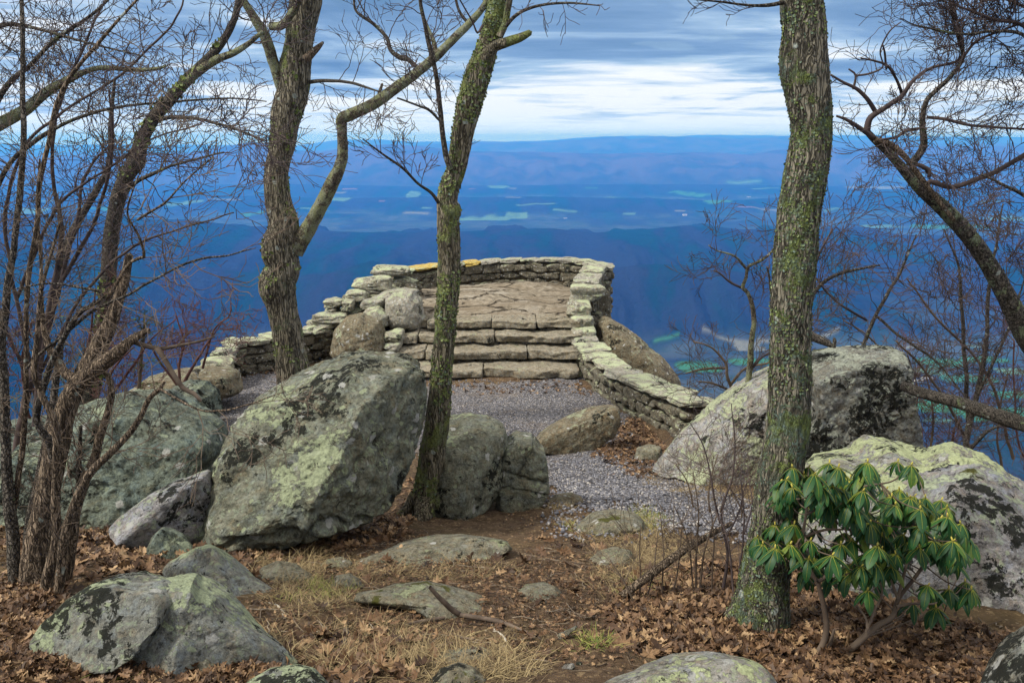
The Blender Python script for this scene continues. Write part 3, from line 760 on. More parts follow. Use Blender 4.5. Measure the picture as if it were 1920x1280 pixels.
rock('boulder', 'giant rounded grey-green boulder with pale lichen spots, directly left of the lichen-barked middle tree', [(388, 960), (395, 880), (430, 800), (480, 745), (560, 695), (620, 665), (680, 650), (740, 652), (780, 668), (803, 700), (806, 760), (795, 810), (780, 850), (755, 900), (730, 940), (700, 965), (640, 985), (560, 1010), (480, 1030), (400, 1035), (385, 1000)], (560, 1022), 0.85, 'boulder', sub=7, n=2.4, amp=0.07, seed=3, lean=0.35, ext=0.1, cuts=[(-0.2, -0.8, 0.75, 0.74), (0.85, -0.6, 0.1, 0.88)], cracks=[(-0.15, 0.1, 1, -0.72, 0.035, 0.10), (0.85, -0.2, -0.35, 0.62, 0.02, 0.05)], kk=0.6)
rock('boulder', 'long rounded mossy-green boulder sloping behind the twisted bare stems at the far side', [(0, 970), (0, 880), (30, 830), (80, 790), (160, 755), (240, 730), (310, 722), (370, 745), (410, 775), (430, 800), (425, 840), (400, 900), (370, 940), (330, 975), (250, 1000), (120, 1010), (40, 1010)], (250, 985), 1.1, 'boulder_green', sub=7, n=2.3, amp=0.07, seed=8, lean=0.6, cracks=[(0.9, 0, 0.45, -0.62, 0.02, 0.05)], cuts=[(0.1, -1, 0.35, 0.55)])
rock('boulder', 'dark green boulder at the cliff edge behind the long mossy-green boulder', [(-140, 860), (-80, 810), (0, 790), (60, 780), (110, 775), (170, 750), (230, 742), (250, 800), (150, 900), (-100, 960)], (0, 0), 0.9, 'boulder_green', sub=5, seed=14, dc=9.6, amp=0.08)
rock('boulder', 'leaning wedge of pale rock with a dark hollow, jammed against the giant boulder', [(207, 985), (225, 965), (275, 930), (330, 898), (375, 880), (398, 878), (402, 920), (395, 960), (388, 1010), (360, 1030), (300, 1030), (220, 1010)], (280, 1035), 0.35, 'boulder_grey', sub=6, seed=21, amp=0.05, lean=0.5, cuts=[(-0.3, -0.6, 0.75, 0.42), (0.6, -0.8, -0.2, 0.35)])
rock('rock', 'small grey-green pyramid stone below the leaning wedge', [(272, 1035), (285, 1005), (305, 987), (325, 990), (345, 1000), (362, 1022), (360, 1045), (275, 1048)], (315, 1046), 0.16, 'boulder_green', 'rock', sub=5, seed=22, amp=0.06, cuts=[(0.6, -0.5, 0.6, 0.45)])
rock('rock', 'low pointed rock with black lichen blotches and long tail, behind the wide grey slab', [(305, 1080), (305, 1060), (330, 1042), (365, 1025), (395, 1018), (415, 1028), (440, 1045), (470, 1070), (500, 1095), (522, 1112), (500, 1122), (420, 1115), (330, 1095)], (440, 1122), 0.26, 'boulder_front', 'rock', sub=6, seed=23, amp=0.04, cuts=[(0.45, -0.55, 0.7, 0.36), (-0.6, -0.7, 0.4, 0.40)])
rock('boulder', 'wide grey slab boulder with a ridge of yellow lichen among brown oak leaves', [(170, 1235), (180, 1160), (215, 1120), (260, 1095), (320, 1080), (360, 1072), (395, 1078), (430, 1105), (470, 1145), (500, 1180), (530, 1215), (548, 1243), (480, 1250), (300, 1250)], (360, 1262), 0.36, 'boulder_front', sub=7, n=2.6, seed=25, amp=0.035, ext=0.4, lean=0.45, cuts=[(-0.25, -0.85, 0.5, 0.40), (0.55, -0.75, 0.35, 0.36), (0.7, 0.2, 0.65, 0.50)], fine=0.7, kk=0.15)
rock('boulder', 'low dark-speckled slab cracked away from the wide grey slab boulder', [(65, 1195), (85, 1160), (120, 1125), (170, 1095), (230, 1072), (275, 1066), (330, 1085), (340, 1120), (300, 1180), (200, 1235), (90, 1228)], (150, 1245), 0.34, 'boulder_front', sub=6, n=2.6, seed=26, amp=0.05, ext=0.35, lean=0.5, cuts=[(-0.25, -0.8, 0.6, 0.40)], cracks=[(0.2, -0.3, 1, 0.2, 0.03, 0.08)], fine=0.7, kk=0.2)
rock('rock', 'small squat brown stone in the leaves just below the wide grey slab', [(350, 1290), (352, 1245), (368, 1226), (392, 1225), (408, 1240), (412, 1290)], (380, 1278), 0.06, 'rock_low', 'rock', sub=5, seed=27, amp=0.06)
rock('rock', 'flat slanting stone cut off by the bottom edge of the picture below the dirt path', [(450, 1300), (460, 1275), (510, 1250), (560, 1243), (590, 1250), (620, 1280), (630, 1310)], (540, 1300), 0.12, 'boulder_front', 'rock', sub=5, seed=28, amp=0.04, dc=2.5, cuts=[(0, -0.3, 1, 0.4)])
rock('boulder', 'rounded lichen-flecked boulder tucked behind the middle tree trunk on its path side', [(790, 940), (790, 850), (800, 800), (835, 778), (880, 772), (925, 780), (950, 800), (955, 840), (945, 885), (925, 925), (895, 955), (850, 968), (800, 965)], (890, 962), 0.55, 'boulder', sub=6, seed=31, amp=0.06, lean=0.25, n=2.2, cuts=[(0.7, -0.7, 0.1, 0.95)])
rock('boulder', 'blocky split boulder with deep cracks at the edge of the gravel', [(935, 940), (930, 870), (945, 822), (965, 806), (1000, 812), (1022, 840), (1028, 880), (1025, 920), (1005, 945), (960, 958)], (985, 955), 0.40, 'boulder', sub=6, n=3.2, seed=33, amp=0.06, cracks=[(0.35, 0.1, 1, 0.05, 0.05, 0.14), (-0.8, 0, 0.6, 0.3, 0.04, 0.12), (0.2, 0.1, 1, -0.45, 0.04, 0.10)], cuts=[(0.2, -0.9, 0.2, 0.8)])
rock('boulder', 'low flat rock with mossy split, in front of the roots of the middle tree', [(640, 1066), (665, 1048), (705, 1030), (760, 1012), (820, 1000), (880, 998), (930, 1004), (962, 1018), (968, 1035), (930, 1045), (860, 1062), (760, 1075), (680, 1078)], (800, 1068), 0.5, 'rock_low', 'rock', sub=6, n=2.4, seed=35, amp=0.04, lean=0.9, ext=0.5, cracks=[(-0.35, 0.3, 1, 0.10, 0.025, 0.12)], cuts=[(0, -0.5, 1, 0.20)], kk=0.6)
rock('rock', 'long mossy whaleback rock lying across the dirt path under a broken stick', [(640, 1128), (680, 1106), (740, 1090), (800, 1087), (860, 1100), (920, 1117), (975, 1138), (1006, 1162), (1000, 1184), (940, 1172), (860, 1155), (760, 1140), (690, 1140)], (840, 1150), 0.22, 'rock_low', 'rock', sub=6, n=2.4, seed=37, amp=0.05, ext=1.2, kk=0.5)
rock('rock', 'small humped stone in dry grass beside the long-tailed pointed rock', [(478, 1080), (490, 1062), (520, 1050), (555, 1055), (585, 1075), (580, 1092), (480, 1092)], (530, 1090), 0.12, 'rock_low', 'rock', sub=5, seed=38, amp=0.07, ext=0.5)
rock('rock', 'small buried stone between the whaleback rock and the dry grass', [(618, 1098), (630, 1078), (655, 1074), (675, 1085), (682, 1100), (620, 1104)], (650, 1100), 0.09, 'rock_low', 'rock', sub=5, seed=39, amp=0.07, ext=0.5)
rock('rock', 'flat pentagonal stone set in the trodden dirt', [(970, 1110), (985, 1094), (1020, 1090), (1045, 1100), (1056, 1115), (1030, 1126), (985, 1122)], (1010, 1123), 0.13, 'rock_low', 'rock', sub=5, seed=40, amp=0.04, ext=0.6, lean=1.5, n=3.0)
rock('rock', 'rounded stone ringed by green grass where the dirt meets the gravel', [(1072, 994), (1088, 974), (1112, 958), (1150, 953), (1186, 957), (1206, 970), (1210, 988), (1200, 1000), (1090, 1002)], (1140, 998), 0.3, 'rock_low', 'rock', sub=6, seed=41, amp=0.05, ext=0.5)
rock('boulder', 'loaf-shaped brown boulder lying on the gravel patio near the low wall', [(1005, 820), (1020, 800), (1060, 780), (1110, 760), (1150, 755), (1163, 765), (1165, 795), (1150, 820), (1110, 838), (1060, 848), (1015, 845)], (1080, 850), 0.5, 'rock_brown', sub=6, n=3.0, seed=43, amp=0.04, cuts=[(-0.3, -0.3, 1, 0.42), (0.2, -1, 0.1, 0.6)])
rock('rock', 'small dark stone at the foot of the low wall in the leaves', [(1190, 855), (1195, 838), (1215, 832), (1238, 836), (1243, 852), (1235, 864), (1200, 866)], (1215, 864), 0.16, 'rock_low', 'rock', sub=5, seed=44, amp=0.06)
rock('boulder', 'sloping boulder with pitted lower face and bright lichen shoulder, behind the thick lichened tree', [(1230, 880), (1250, 840), (1280, 800), (1330, 755), (1380, 715), (1430, 685), (1480, 672), (1530, 690), (1545, 760), (1545, 860), (1530, 920), (1460, 920), (1380, 905), (1290, 890)], (1360, 905), 0.75, 'boulder_bright', sub=7, n=2.4, seed=46, amp=0.05, cuts=[(-0.62, -0.5, 0.6, 0.42), (0.1, -1, 0.15, 0.62)], lean=0.3)
rock('boulder', 'massive square-shouldered boulder with dark mottled face and pale lichen cap', [(1485, 850), (1480, 720), (1475, 672), (1530, 652), (1600, 646), (1660, 645), (1695, 658), (1712, 690), (1720, 760), (1725, 850), (1690, 870), (1560, 870)], (1600, 868), 0.9, 'boulder_dark', sub=7, n=4.0, seed=47, amp=0.035, dc=8.6, cuts=[(0, -1, 0.02, 0.72)])
rock('boulder', 'broad low boulder thickly coated in yellow-green lichen, behind the rhododendron', [(1485, 960), (1485, 870), (1520, 848), (1580, 832), (1630, 808), (1680, 822), (1730, 838), (1780, 825), (1840, 845), (1900, 885), (1960, 920), (1980, 1010), (1700, 1060), (1520, 1030)], (1700, 1050), 0.8, 'boulder_lichen', sub=7, n=2.5, seed=49, amp=0.06, dc=5.6, lean=0.5)
rock('boulder', 'big grey boulder streaked with black moss filling the corner beside the rhododendron', [(1640, 1060), (1680, 940), (1715, 890), (1760, 872), (1830, 866), (1880, 885), (1930, 925), (2010, 985), (2050, 1120), (1980, 1215), (1860, 1215), (1740, 1190), (1660, 1150)], (1800, 1195), 0.55, 'boulder_grey', sub=7, n=2.5, seed=51, amp=0.05, cuts=[(-0.35, -0.85, 0.25, 0.62), (0.3, -0.5, 0.8, 0.55)], lean=0.2, dc=4.2)
rock('boulder', 'low pale boulder half hidden under the rhododendron stems', [(1490, 1110), (1500, 1010), (1540, 960), (1600, 950), (1660, 975), (1700, 1040), (1710, 1130), (1640, 1150), (1540, 1140)], (1600, 1130), 0.4, 'boulder_grey', sub=6, seed=52, amp=0.06, dc=4.3)
rock('boulder', 'mossy dark boulder corner at the very bottom edge, nearest on the rhododendron side', [(1835, 1300), (1850, 1240), (1880, 1195), (1930, 1165), (2000, 1160), (2080, 1200), (2090, 1330), (1840, 1330)], (1900, 1290), 0.22, 'boulder_dark', sub=6, seed=53, amp=0.08, dc=2.3)
rock('boulder', 'flat-topped rock with bright yellow-green lichen bloom below the thick tree', [(1110, 1300), (1140, 1270), (1200, 1245), (1260, 1224), (1330, 1218), (1400, 1228), (1440, 1245), (1455, 1275), (1440, 1310)], (1290, 1300), 0.22, 'boulder_lichen', sub=6, n=2.6, seed=54, amp=0.05, dc=2.6, cuts=[(-0.1, -0.3, 1, 0.45)], ext=0.6)
rock('rock', 'dark mossy lump in dry grass at the bottom of the dirt path', [(808, 1272), (825, 1252), (860, 1240), (895, 1250), (912, 1272), (880, 1288), (820, 1288)], (860, 1286), 0.08, 'rock_low', 'rock', sub=5, seed=55, amp=0.06, ext=0.5)
rock('rock', 'thin half-buried grey stone above the dark mossy lump', [(800, 1240), (815, 1222), (860, 1212), (905, 1210), (928, 1222), (925, 1242), (860, 1240)], (865, 1240), 0.1, 'rock_low', 'rock', sub=5, seed=56, amp=0.06, ext=0.6)
rock('pebble', 'larger of two whitish pebbles lying on the bare dirt', [(1052, 1252), (1060, 1244), (1075, 1243), (1080, 1250), (1068, 1257), (1055, 1258)], (1066, 1257), 0.015, 'boulder_bright', 'pebble', sub=4, seed=57, amp=0.04)
rock('pebble', 'smaller of two whitish pebbles lying on the bare dirt', [(1076, 1246), (1082, 1240), (1090, 1240), (1092, 1246), (1084, 1250)], (1084, 1249), 0.012, 'boulder_bright', 'pebble', sub=4, seed=58, amp=0.04)
rock('rock', 'thin pale blade of stone sticking out of the dirt near the root', [(1025, 1208), (1045, 1190), (1080, 1172), (1090, 1166), (1078, 1180), (1050, 1198)], (1050, 1204), 0.03, 'rock_low', 'rock', sub=4, seed=59, amp=0.03, ext=0.8)
rock('boulder', 'flat sandstone shelf at the open end of the gravel patio', [(300, 745), (330, 700), (390, 684), (440, 686), (453, 700), (455, 730), (435, 742), (380, 748)], (420, 742), 0.6, 'rock_brown', sub=6, n=3.4, seed=61, amp=0.04, dc=13.6)
rock('boulder', 'long low ledge of pale rock behind the sandstone shelf', [(215, 770), (235, 735), (280, 705), (340, 688), (385, 680), (400, 700), (390, 740), (300, 790)], (0, 0), 0.9, 'rock_brown', sub=6, n=3.0, seed=62, amp=0.06, dc=13.3)
rock('boulder', 'round green-grey boulder between the sandstone shelf and the long mossy-green boulder', [(300, 770), (325, 725), (355, 711), (390, 712), (412, 730), (418, 765), (400, 790), (320, 800)], (0, 0), 0.6, 'boulder_green', sub=6, seed=63, amp=0.05, dc=12.0)
rock('boulder', 'large tilted outcrop standing outside the parapet over the drop', [(1118, 600), (1135, 590), (1165, 605), (1200, 632), (1230, 660), (1242, 690), (1225, 720), (1150, 720), (1110, 680)], (0, 0), 0.8, 'rock_brown', sub=6, n=2.6, seed=65, amp=0.05, dc=17.6, ext=1.2)
rock('boulder', 'brown rounded boulder built into the low wall beside the steps', [(622, 660), (625, 620), (650, 592), (680, 585), (715, 600), (728, 630), (725, 670), (640, 675)], (0, 0), 0.7, 'rock_brown', sub=6, seed=66, amp=0.05, dc=16.6)
rock('boulder', 'rounded boulder with a flat top beside the platform at the head of the steps', [(722, 600), (722, 560), (740, 545), (775, 542), (792, 560), (796, 595), (785, 612), (740, 612)], (0, 0), 0.5, 'cap_grey', sub=6, seed=67, amp=0.04, dc=17.5)
rock('boulder', 'wedge of green stone leaning against the flat-topped boulder by the steps', [(675, 590), (690, 577), (712, 572), (732, 590), (728, 608), (705, 616), (685, 605)], (0, 0), 0.35, 'cap', 'rock', sub=5, seed=68, amp=0.04, dc=17.2)
rock('rock', 'flat grey slab tilted above the flat-topped boulder by the steps', [(690, 560), (720, 545), (760, 538), (790, 542), (780, 552), (740, 560), (700, 566)], (0, 0), 0.4, 'cap_grey', 'rock', sub=5, n=3, seed=69, amp=0.04, dc=18.0, ext=0.3)
rock('rock', 'flat mossy stone nearly flush with the dirt, just below the grass-ringed stone', [(1108, 1048), (1120, 1032), (1150, 1024), (1182, 1030), (1190, 1046), (1160, 1056), (1120, 1056)], (1150, 1056), 0.16, 'rock_low', 'rock', sub=5, seed=71, amp=0.04, ext=0.8, lean=1.2, n=3.0)
rock('rock', 'tan flat stone edge where the gravel meets the split boulder', [(1028, 938), (1040, 926), (1070, 922), (1092, 930), (1090, 942), (1050, 945)], (1060, 945), 0.14, 'rock_brown', 'rock', sub=5, seed=72, amp=0.04, ext=0.8, lean=1.2, n=3.0)
rock('rock', 'slim greenish stone sunk in the soil below the giant boulder', [(600, 1060), (612, 1048), (640, 1043), (662, 1052), (655, 1064), (615, 1067)], (630, 1066), 0.1, 'rock_low', 'rock', sub=5, seed=73, amp=0.05, ext=0.8)

# ------------------------------------------------------------ dry stone walls, steps, platform
rs = np.random.default_rng(5)

def stone_block(acc, c, ax, ay, az, sx, sy, sz, seed, sub=3, rough=0.10, n=5.0, slant=0.0):
    """a squarish worn stone centred on c with half sizes along three axes"""
    V, Fc = ico(sub)
    s = 1.0 / (np.abs(V) ** n).sum(1) ** (1.0 / n)
    v = V * s[:, None]
    rg = np.random.default_rng(seed)
    for _ in range(5):                                   # knocked-off corners
        nn = rg.choice([-1, 1], 3) * (0.5 + rg.random(3)); nn /= np.linalg.norm(nn)
        dd = v @ nn - (0.95 + 0.35 * rg.random())
        v = v - nn * np.maximum(dd, 0)[:, None]
    v = v * (1 + np.array([rg.uniform(-0.14, 0.14) for _ in range(3)]) * v[:, [1, 2, 0]])
    v = v + rough * fbm(V * 1.6 + seed * 1.7, 3, seed % 97)[:, None] * V * 1.2 + rough * 0.4 * fbm(V * 5 + seed, 2, 7)[:, None] * V
    p = c + v[:, :1] * sx * ax + v[:, 1:2] * sy * ay + v[:, 2:] * sz * az + slant * v[:, :1] * az * sx
    acc.add(p, Fc)

def stone_wall(label, ctop, thick, base_drop, course=0.17, stone=(0.18, 0.52), capm='cap', caps=None, cap_h=0.10, seed=1, core=True, group='dry stone walls round the overlook', endcap=False, both=True, coverage=1.0, special=None):
    """ctop: list of (x, y, z) along the centre of the wall's top; base_drop: wall height (number or list)"""
    q = catmull(np.array([(*p, (base_drop[i] if hasattr(base_drop, '__len__') else base_drop)) for i, p in enumerate(ctop)]), 0.05)
    L = np.concatenate([[0], np.cumsum(np.hypot(*np.diff(q[:, :2], axis=0).T))])
    tot = L[-1]
    at = lambda s: np.array([np.interp(s, L, q[:, k]) for k in range(4)])
    def frame(s):
        a, b = at(max(0, s - 0.12)), at(min(tot, s + 0.12))
        d = b[:3] - a[:3]; sl = d[2] / (np.hypot(d[0], d[1]) + 1e-6)
        d = np.array((d[0], d[1], 0)); d /= np.linalg.norm(d)
        return d, np.array((-d[1], d[0], 0)), sl
    root = empty('stone_wall', (*q[len(q) // 2][:2], q[len(q) // 2][2] - q[len(q) // 2][3]), label, 'stone wall', group)
    rg = np.random.default_rng(seed)
    body = Acc(); up = np.array((0, 0, 1.0))
    maxh = q[:, 3].max()
    nco = int(math.ceil(maxh / course)) + 1
    for side in (-1, 1):
        for k in range(nco):
            s = rg.uniform(-0.1, 0.15)
            while s < tot:
                ln = rg.uniform(*stone) * (0.6 if rg.random() < 0.3 else 1)
                p = at(np.clip(s + ln / 2, 0, tot)); d, nrm, sl = frame(np.clip(s + ln / 2, 0, tot))
                depth = (k + 0.5) * course
                if depth < p[3] + course * 0.5 and p[0] == p[0]:
                    hh = course * rg.uniform(0.32, 0.58)
                    cc = np.array(p[:3]) - up * (cap_h * 1.1 + depth) + nrm * side * (thick * 0.25 + rg.uniform(-0.02, 0.03))
                    stone_block(body, cc, d, nrm, up, ln * 0.5, thick * 0.27, hh, int(rg.integers(1e6)), 4, 0.12, 9.0, rg.normal(0, 0.07))
                s += ln + 0.005
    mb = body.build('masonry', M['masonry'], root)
    if core:
        cr = Acc()
        n_ = len(q)
        for i in range(0, 1):
            nr = []
            for j in range(n_):
                d, nrm, sl = frame(L[j])
                a = q[j][:3]
                for sd_, dz in ((-1, -cap_h), (1, -cap_h), (1, -cap_h - q[j][3]), (-1, -cap_h - q[j][3])):
                    nr.append(a + nrm * sd_ * thick * 0.36 + up * dz)
            nr = np.array(nr)
            cr.add(nr, grid_faces(n_, 4, True), np.array([[3, 2, 1, 0], [(n_ - 1) * 4 + k for k in range(4)]]))
        cr.build('wall_core', M['mortar'], root)
    s = 0.0; i = 0
    while s < tot - 0.08:
        ln = (caps[i] if caps and i < len(caps) else rg.uniform(0.34, 0.62))
        ln = min(ln, tot - s + 0.05)
        p = at(s + ln / 2); d, nrm, sl = frame(s + ln / 2)
        a = Acc()
        ch = cap_h * rg.uniform(0.75, 1.35)
        stone_block(a, np.array(p[:3]) - up * (cap_h * 0.5) + up * rg.uniform(-0.01, 0.02), d, nrm, up, ln * 0.51, thick * rg.uniform(0.50, 0.60), ch * 0.48, int(rg.integers(1e6)), 5, 0.09, 10.0, sl)
        m_ = capm if rg.random() > 0.3 else ('cap_grey' if capm == 'cap' else 'cap')
        cpx = 960 + F * p[0] / axial(p)
        if special and p[1] > 20 and any(a_ < cpx < b_ for a_, b_ in special): m_ = 'cap_orange'
        a.build('capstone', M[m_], root)
        s += ln; i += 1
    return root

W = lambda px, py, y: tuple(P(px, py, y))
# right-hand wall running down towards the camera
stone_wall('low stone wall with pale green capstones descending from the steps towards the big boulders',
           [W(1092, 628, 17.0), W(1118, 655, 15.8), W(1150, 682, 14.6), W(1190, 703, 13.6), W(1240, 722, 12.7), W(1285, 738, 12.0), W(1312, 748, 11.4)], 0.50,
           [0.75, 0.75, 0.72, 0.74, 0.78, 0.85, 0.9], seed=3, capm='cap', caps=[0.5, 0.75, 0.62, 0.85, 0.7, 0.9, 0.7, 0.8], cap_h=0.13)
# stepped end of the parapet beside the stairs: three stacked blocks
par = [W(1098, 528, 18.3), W(1112, 503, 19.2), (2.10, 19.75, -2.80), (1.85, 20.55, -2.82), (1.25, 21.15, -2.84), (0.3, 21.5, -2.88), (-0.7, 21.5, -2.92), (-1.6, 21.2, -2.95), (-2.3, 20.8, -3.0), (-2.9, 20.3, -3.02)]
stone_wall('curved stone parapet with brown and orange-stained capstones enclosing the platform', par, 0.46, [0.8, 0.95, 1.2, 1.1, 0.85, 0.72, 0.72, 0.72, 0.75, 0.8], course=0.20, stone=(0.22, 0.6), seed=9, capm='cap_grey', cap_h=0.10, special=[(765, 830), (872, 900)])
root = empty('stone_pillar', W(1095, 640, 17.7), 'stack of squared green-crusted stones ending the parapet beside the top step', 'stone wall')
for (x0, y0, x1, y1, d, m_) in ((1070, 533, 1130, 562, 18.2, 'cap'), (1063, 563, 1105, 590, 17.8, 'cap'), (1068, 590, 1112, 618, 17.5, 'cap'), (1070, 612, 1115, 640, 17.2, 'cap'), (1072, 590, 1130, 660, 18.3, 'masonry'), (1080, 545, 1140, 610, 18.9, 'masonry'), (1068, 640, 1108, 690, 17.0, 'masonry')):
    a = Acc(); c0 = P((x0 + x1) / 2, (y0 + y1) / 2, d); k = axial(c0) / F / 2
    stone_block(a, c0, np.array((1, 0, 0.0)), np.array((0, 1, 0.0)), np.array((0, 0, 1.0)), (x1 - x0) * k, 0.33, (y1 - y0) * k, int(x0 * 7 + y0), 5, 0.09, 9.0)
    a.build('stone', M[m_], root)
# left wall: low run on the patio, then stepping up to the parapet
stone_wall('low lichened stone wall behind the tree at the closed end of the patio',
           [W(420, 642, 15.6), W(465, 634, 16.0), W(515, 626, 16.4), W(560, 618, 16.8), W(600, 608, 17.2)], 0.45, [0.55, 0.62, 0.66, 0.7, 0.75], seed=17, capm='cap', cap_h=0.12, caps=[0.35, 0.5, 0.35, 0.6, 0.5])
stone_wall('stepped stone wall climbing from the patio to the platform',
           [W(590, 604, 17.1), W(640, 590, 17.6), W(680, 562, 18.2), W(720, 540, 18.9), W(770, 520, 19.7)], 0.5, [0.85, 0.9, 0.9, 0.9, 0.8], seed=23, capm='cap', cap_h=0.12, caps=[0.6, 0.5, 0.5, 0.5, 0.6])
root = empty('stone_wall', W(700, 560, 18.2), 'loose flat stones staggered upward along the stepped wall, two big slabs on top', 'stone wall', 'dry stone walls round the overlook')
for (x0, y0, x1, y1, d, m_) in ((665, 519, 733, 541, 18.6, 'cap'), (701, 499, 767, 517, 19.3, 'cap'), (665, 540, 730, 548, 18.6, 'cap_grey'), (740, 518, 770, 532, 19.4, 'cap'), (650, 545, 690, 562, 18.0, 'cap'), (609, 560, 646, 574, 17.6, 'cap'), (611, 575, 634, 586, 17.6, 'cap_grey'), (645, 562, 664, 580, 17.6, 'cap'), (592, 586, 650, 602, 17.3, 'cap'), (678, 560, 722, 580, 17.6, 'cap_grey'), (722, 620, 756, 638, 16.6, 'cap'), (720, 641, 752, 652, 16.4, 'cap_grey'), (385, 668, 440, 690, 14.9, 'cap'), (400, 655, 440, 672, 15.2, 'cap_grey'), (640, 552, 740, 600, 18.4, 'masonry'), (590, 598, 660, 640, 17.6, 'masonry'), (680, 530, 780, 570, 19.2, 'masonry')):
    a = Acc(); c0 = P((x0 + x1) / 2, (y0 + y1) / 2, d); k = axial(c0) / F / 2
    stone_block(a, c0, np.array((1, 0, 0.0)), np.array((0, 1, 0.0)), np.array((0, 0, 1.0)), (x1 - x0) * k, 0.28, (y1 - y0) * k, int(x0 * 7 + y0), 5, 0.10, 9.0)
    a.build('stone', M[m_], root)

# steps: four courses of worn slabs
st = empty('stone_steps', (0.0, 16.3, -4.4), 'four broad worn stone steps climbing from the gravel to the platform', 'steps')
ex, ey, ez = np.array((1, 0, 0.0)), np.array((0, 1, 0.0)), np.array((0, 0, 1.0))
for k, (yf, zt, cuts_) in enumerate([(15.55, -4.20, (-2.45, -0.55, 1.28)), (16.12, -3.99, (-2.55, -1.7, 0.30, 1.40)), (16.66, -3.79, (-2.5, -1.9, -0.35, 1.42)), (17.10, -3.585, (-2.45, -1.75, -0.42, 0.5, 1.42))]):
    g = None
    for j in range(len(cuts_) - 1):
        a = Acc(); x0, x1 = cuts_[j], cuts_[j + 1]
        V, Fc = ico(6)
        n = 16.0; s = 1.0 / (np.abs(V) ** n).sum(1) ** (1.0 / n); v = V * s[:, None]
        p = np.stack([(x0 + x1) / 2 + v[:, 0] * ((x1 - x0) / 2 - 0.008), yf + 0.36 + v[:, 1] * 0.37, zt - 0.075 + v[:, 2] * 0.078], -1)
        edge = fbm(np.stack([p[:, 0] * 2.2, p[:, 2] * 3, np.full(len(p), k * 3.3 + j)], -1), 3, 90 + k)
        p[:, 1] += edge * 0.11 * (v[:, 1] < -0.3) + 0.035 * (1 - ((p[:, 0] + 0.4) / 2) ** 2) * (v[:, 1] < 0)
        p[:, 2] += 0.022 * fbm(p * 2.6, 3, 95) * np.clip(v[:, 2] + 0.6, 0, 1.6) - 0.018 * (v[:, 2] > 0.3) * np.exp(-((v[:, 0]) ** 2) * 3)
        p += 0.010 * fbm(p * 13, 2, 96)[:, None] * V
        a.add(p, Fc)
        o = a.build('step_slab', M['step'], st, smooth=True)
    # rubble riser fill under the slab's nose
a = Acc()
for k in range(4):
    yf, zt = [(15.68, -4.20), (16.25, -3.99), (16.79, -3.79), (17.25, -3.585)][k]
    x = -2.5
    while x < 1.35:
        ln = rs.uniform(0.15, 0.5)
        stone_block(a, np.array((x + ln / 2, yf + 0.27, zt - 0.215)), ex, ey, ez, ln / 2, 0.27, 0.065, int(rs.integers(1e6)), 3, 0.08, 5)
        x += ln
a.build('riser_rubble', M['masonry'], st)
# platform of natural rock
xx, yy = np.meshgrid(np.linspace(-3.2, 2.4, 150), np.linspace(17.55, 21.6, 110))
xl_ = np.interp(yy, [17.5, 19.0, 20.6, 21.6], [-2.9, -3.0, -2.5, -1.4]); xr_ = np.interp(yy, [17.5, 18.4, 19.4, 20.4, 21.6], [1.35, 1.6, 1.95, 1.75, 0.6])
xx = xl_ + (xx + 3.2) / 5.6 * (xr_ - xl_)
qq = pt3(xx.ravel() * 1.1, yy.ravel() * 1.1)
dome = 0.16 * np.exp(-((xx + 0.6) / 1.5) ** 2 - ((yy - 19.3) / 1.0) ** 2) + 0.10 * np.exp(-((xx - 0.5) / 0.45) ** 2 - ((yy - 20.6) / 0.25) ** 2)
zzp = -3.60 + dome + 0.05 * fbm(qq, 5, 44).reshape(xx.shape) + (yy - 17.5) * 0.035
lines = 1 - np.abs(fbm(np.stack([xx.ravel() * 0.7, yy.ravel() * 2.6, np.zeros(xx.size)], -1), 3, 46)).reshape(xx.shape)
zzp -= 0.05 * np.clip((lines - 0.90) / 0.10, 0, 1)
zzp += 0.006 * fbm(qq * 9, 3, 45).reshape(xx.shape)
vv = np.stack([xx, yy, zzp], -1).reshape(-1, 3)
top_n = len(vv)
edge = np.concatenate([np.arange(150), np.arange(1, 110) * 150 + 149, (109 * 150 + np.arange(148, -1, -1)), np.arange(108, 0, -1) * 150])
low = vv[edge] - (0, 0, 1.3)
m_ = len(edge); j = np.arange(m_)
skirt = np.stack([edge[j], top_n + j, top_n + (j + 1) % m_, edge[(j + 1) % m_]], -1)
pl = build('rock_platform', np.vstack([vv, low]), [grid_faces(110, 150), skirt], M['bedrock'])
tag(pl, 'bare reddish-tan bedrock floor of the overlook, inside the curved parapet', 'platform')

# ------------------------------------------------------------ trees
def twigs_along(acc, pts, rad, n, L, r, lvl, rng, t0=0.1, t1=1.0, bias=(0, 0, 0.2), spread=0.9, **kw):
    m = len(pts)
    for k in range(n):
        t = t0 + (t1 - t0) * (k + rng.random()) / n
        i = min(m - 2, int(t * (m - 1)))
        tg = pts[i + 1] - pts[i]; tg /= np.linalg.norm(tg) + 1e-9
        s = rng.normal(0, 1, 3) * (1, 0.7, 1) + bias
        s -= tg * (s @ tg); s /= np.linalg.norm(s) + 1e-9
        grow(acc, pts[i], tg * cos(spread) + s * sin(spread), L * rng.uniform(0.6, 1.25), min(r, rad[i] * 0.7), lvl, rng, **kw)

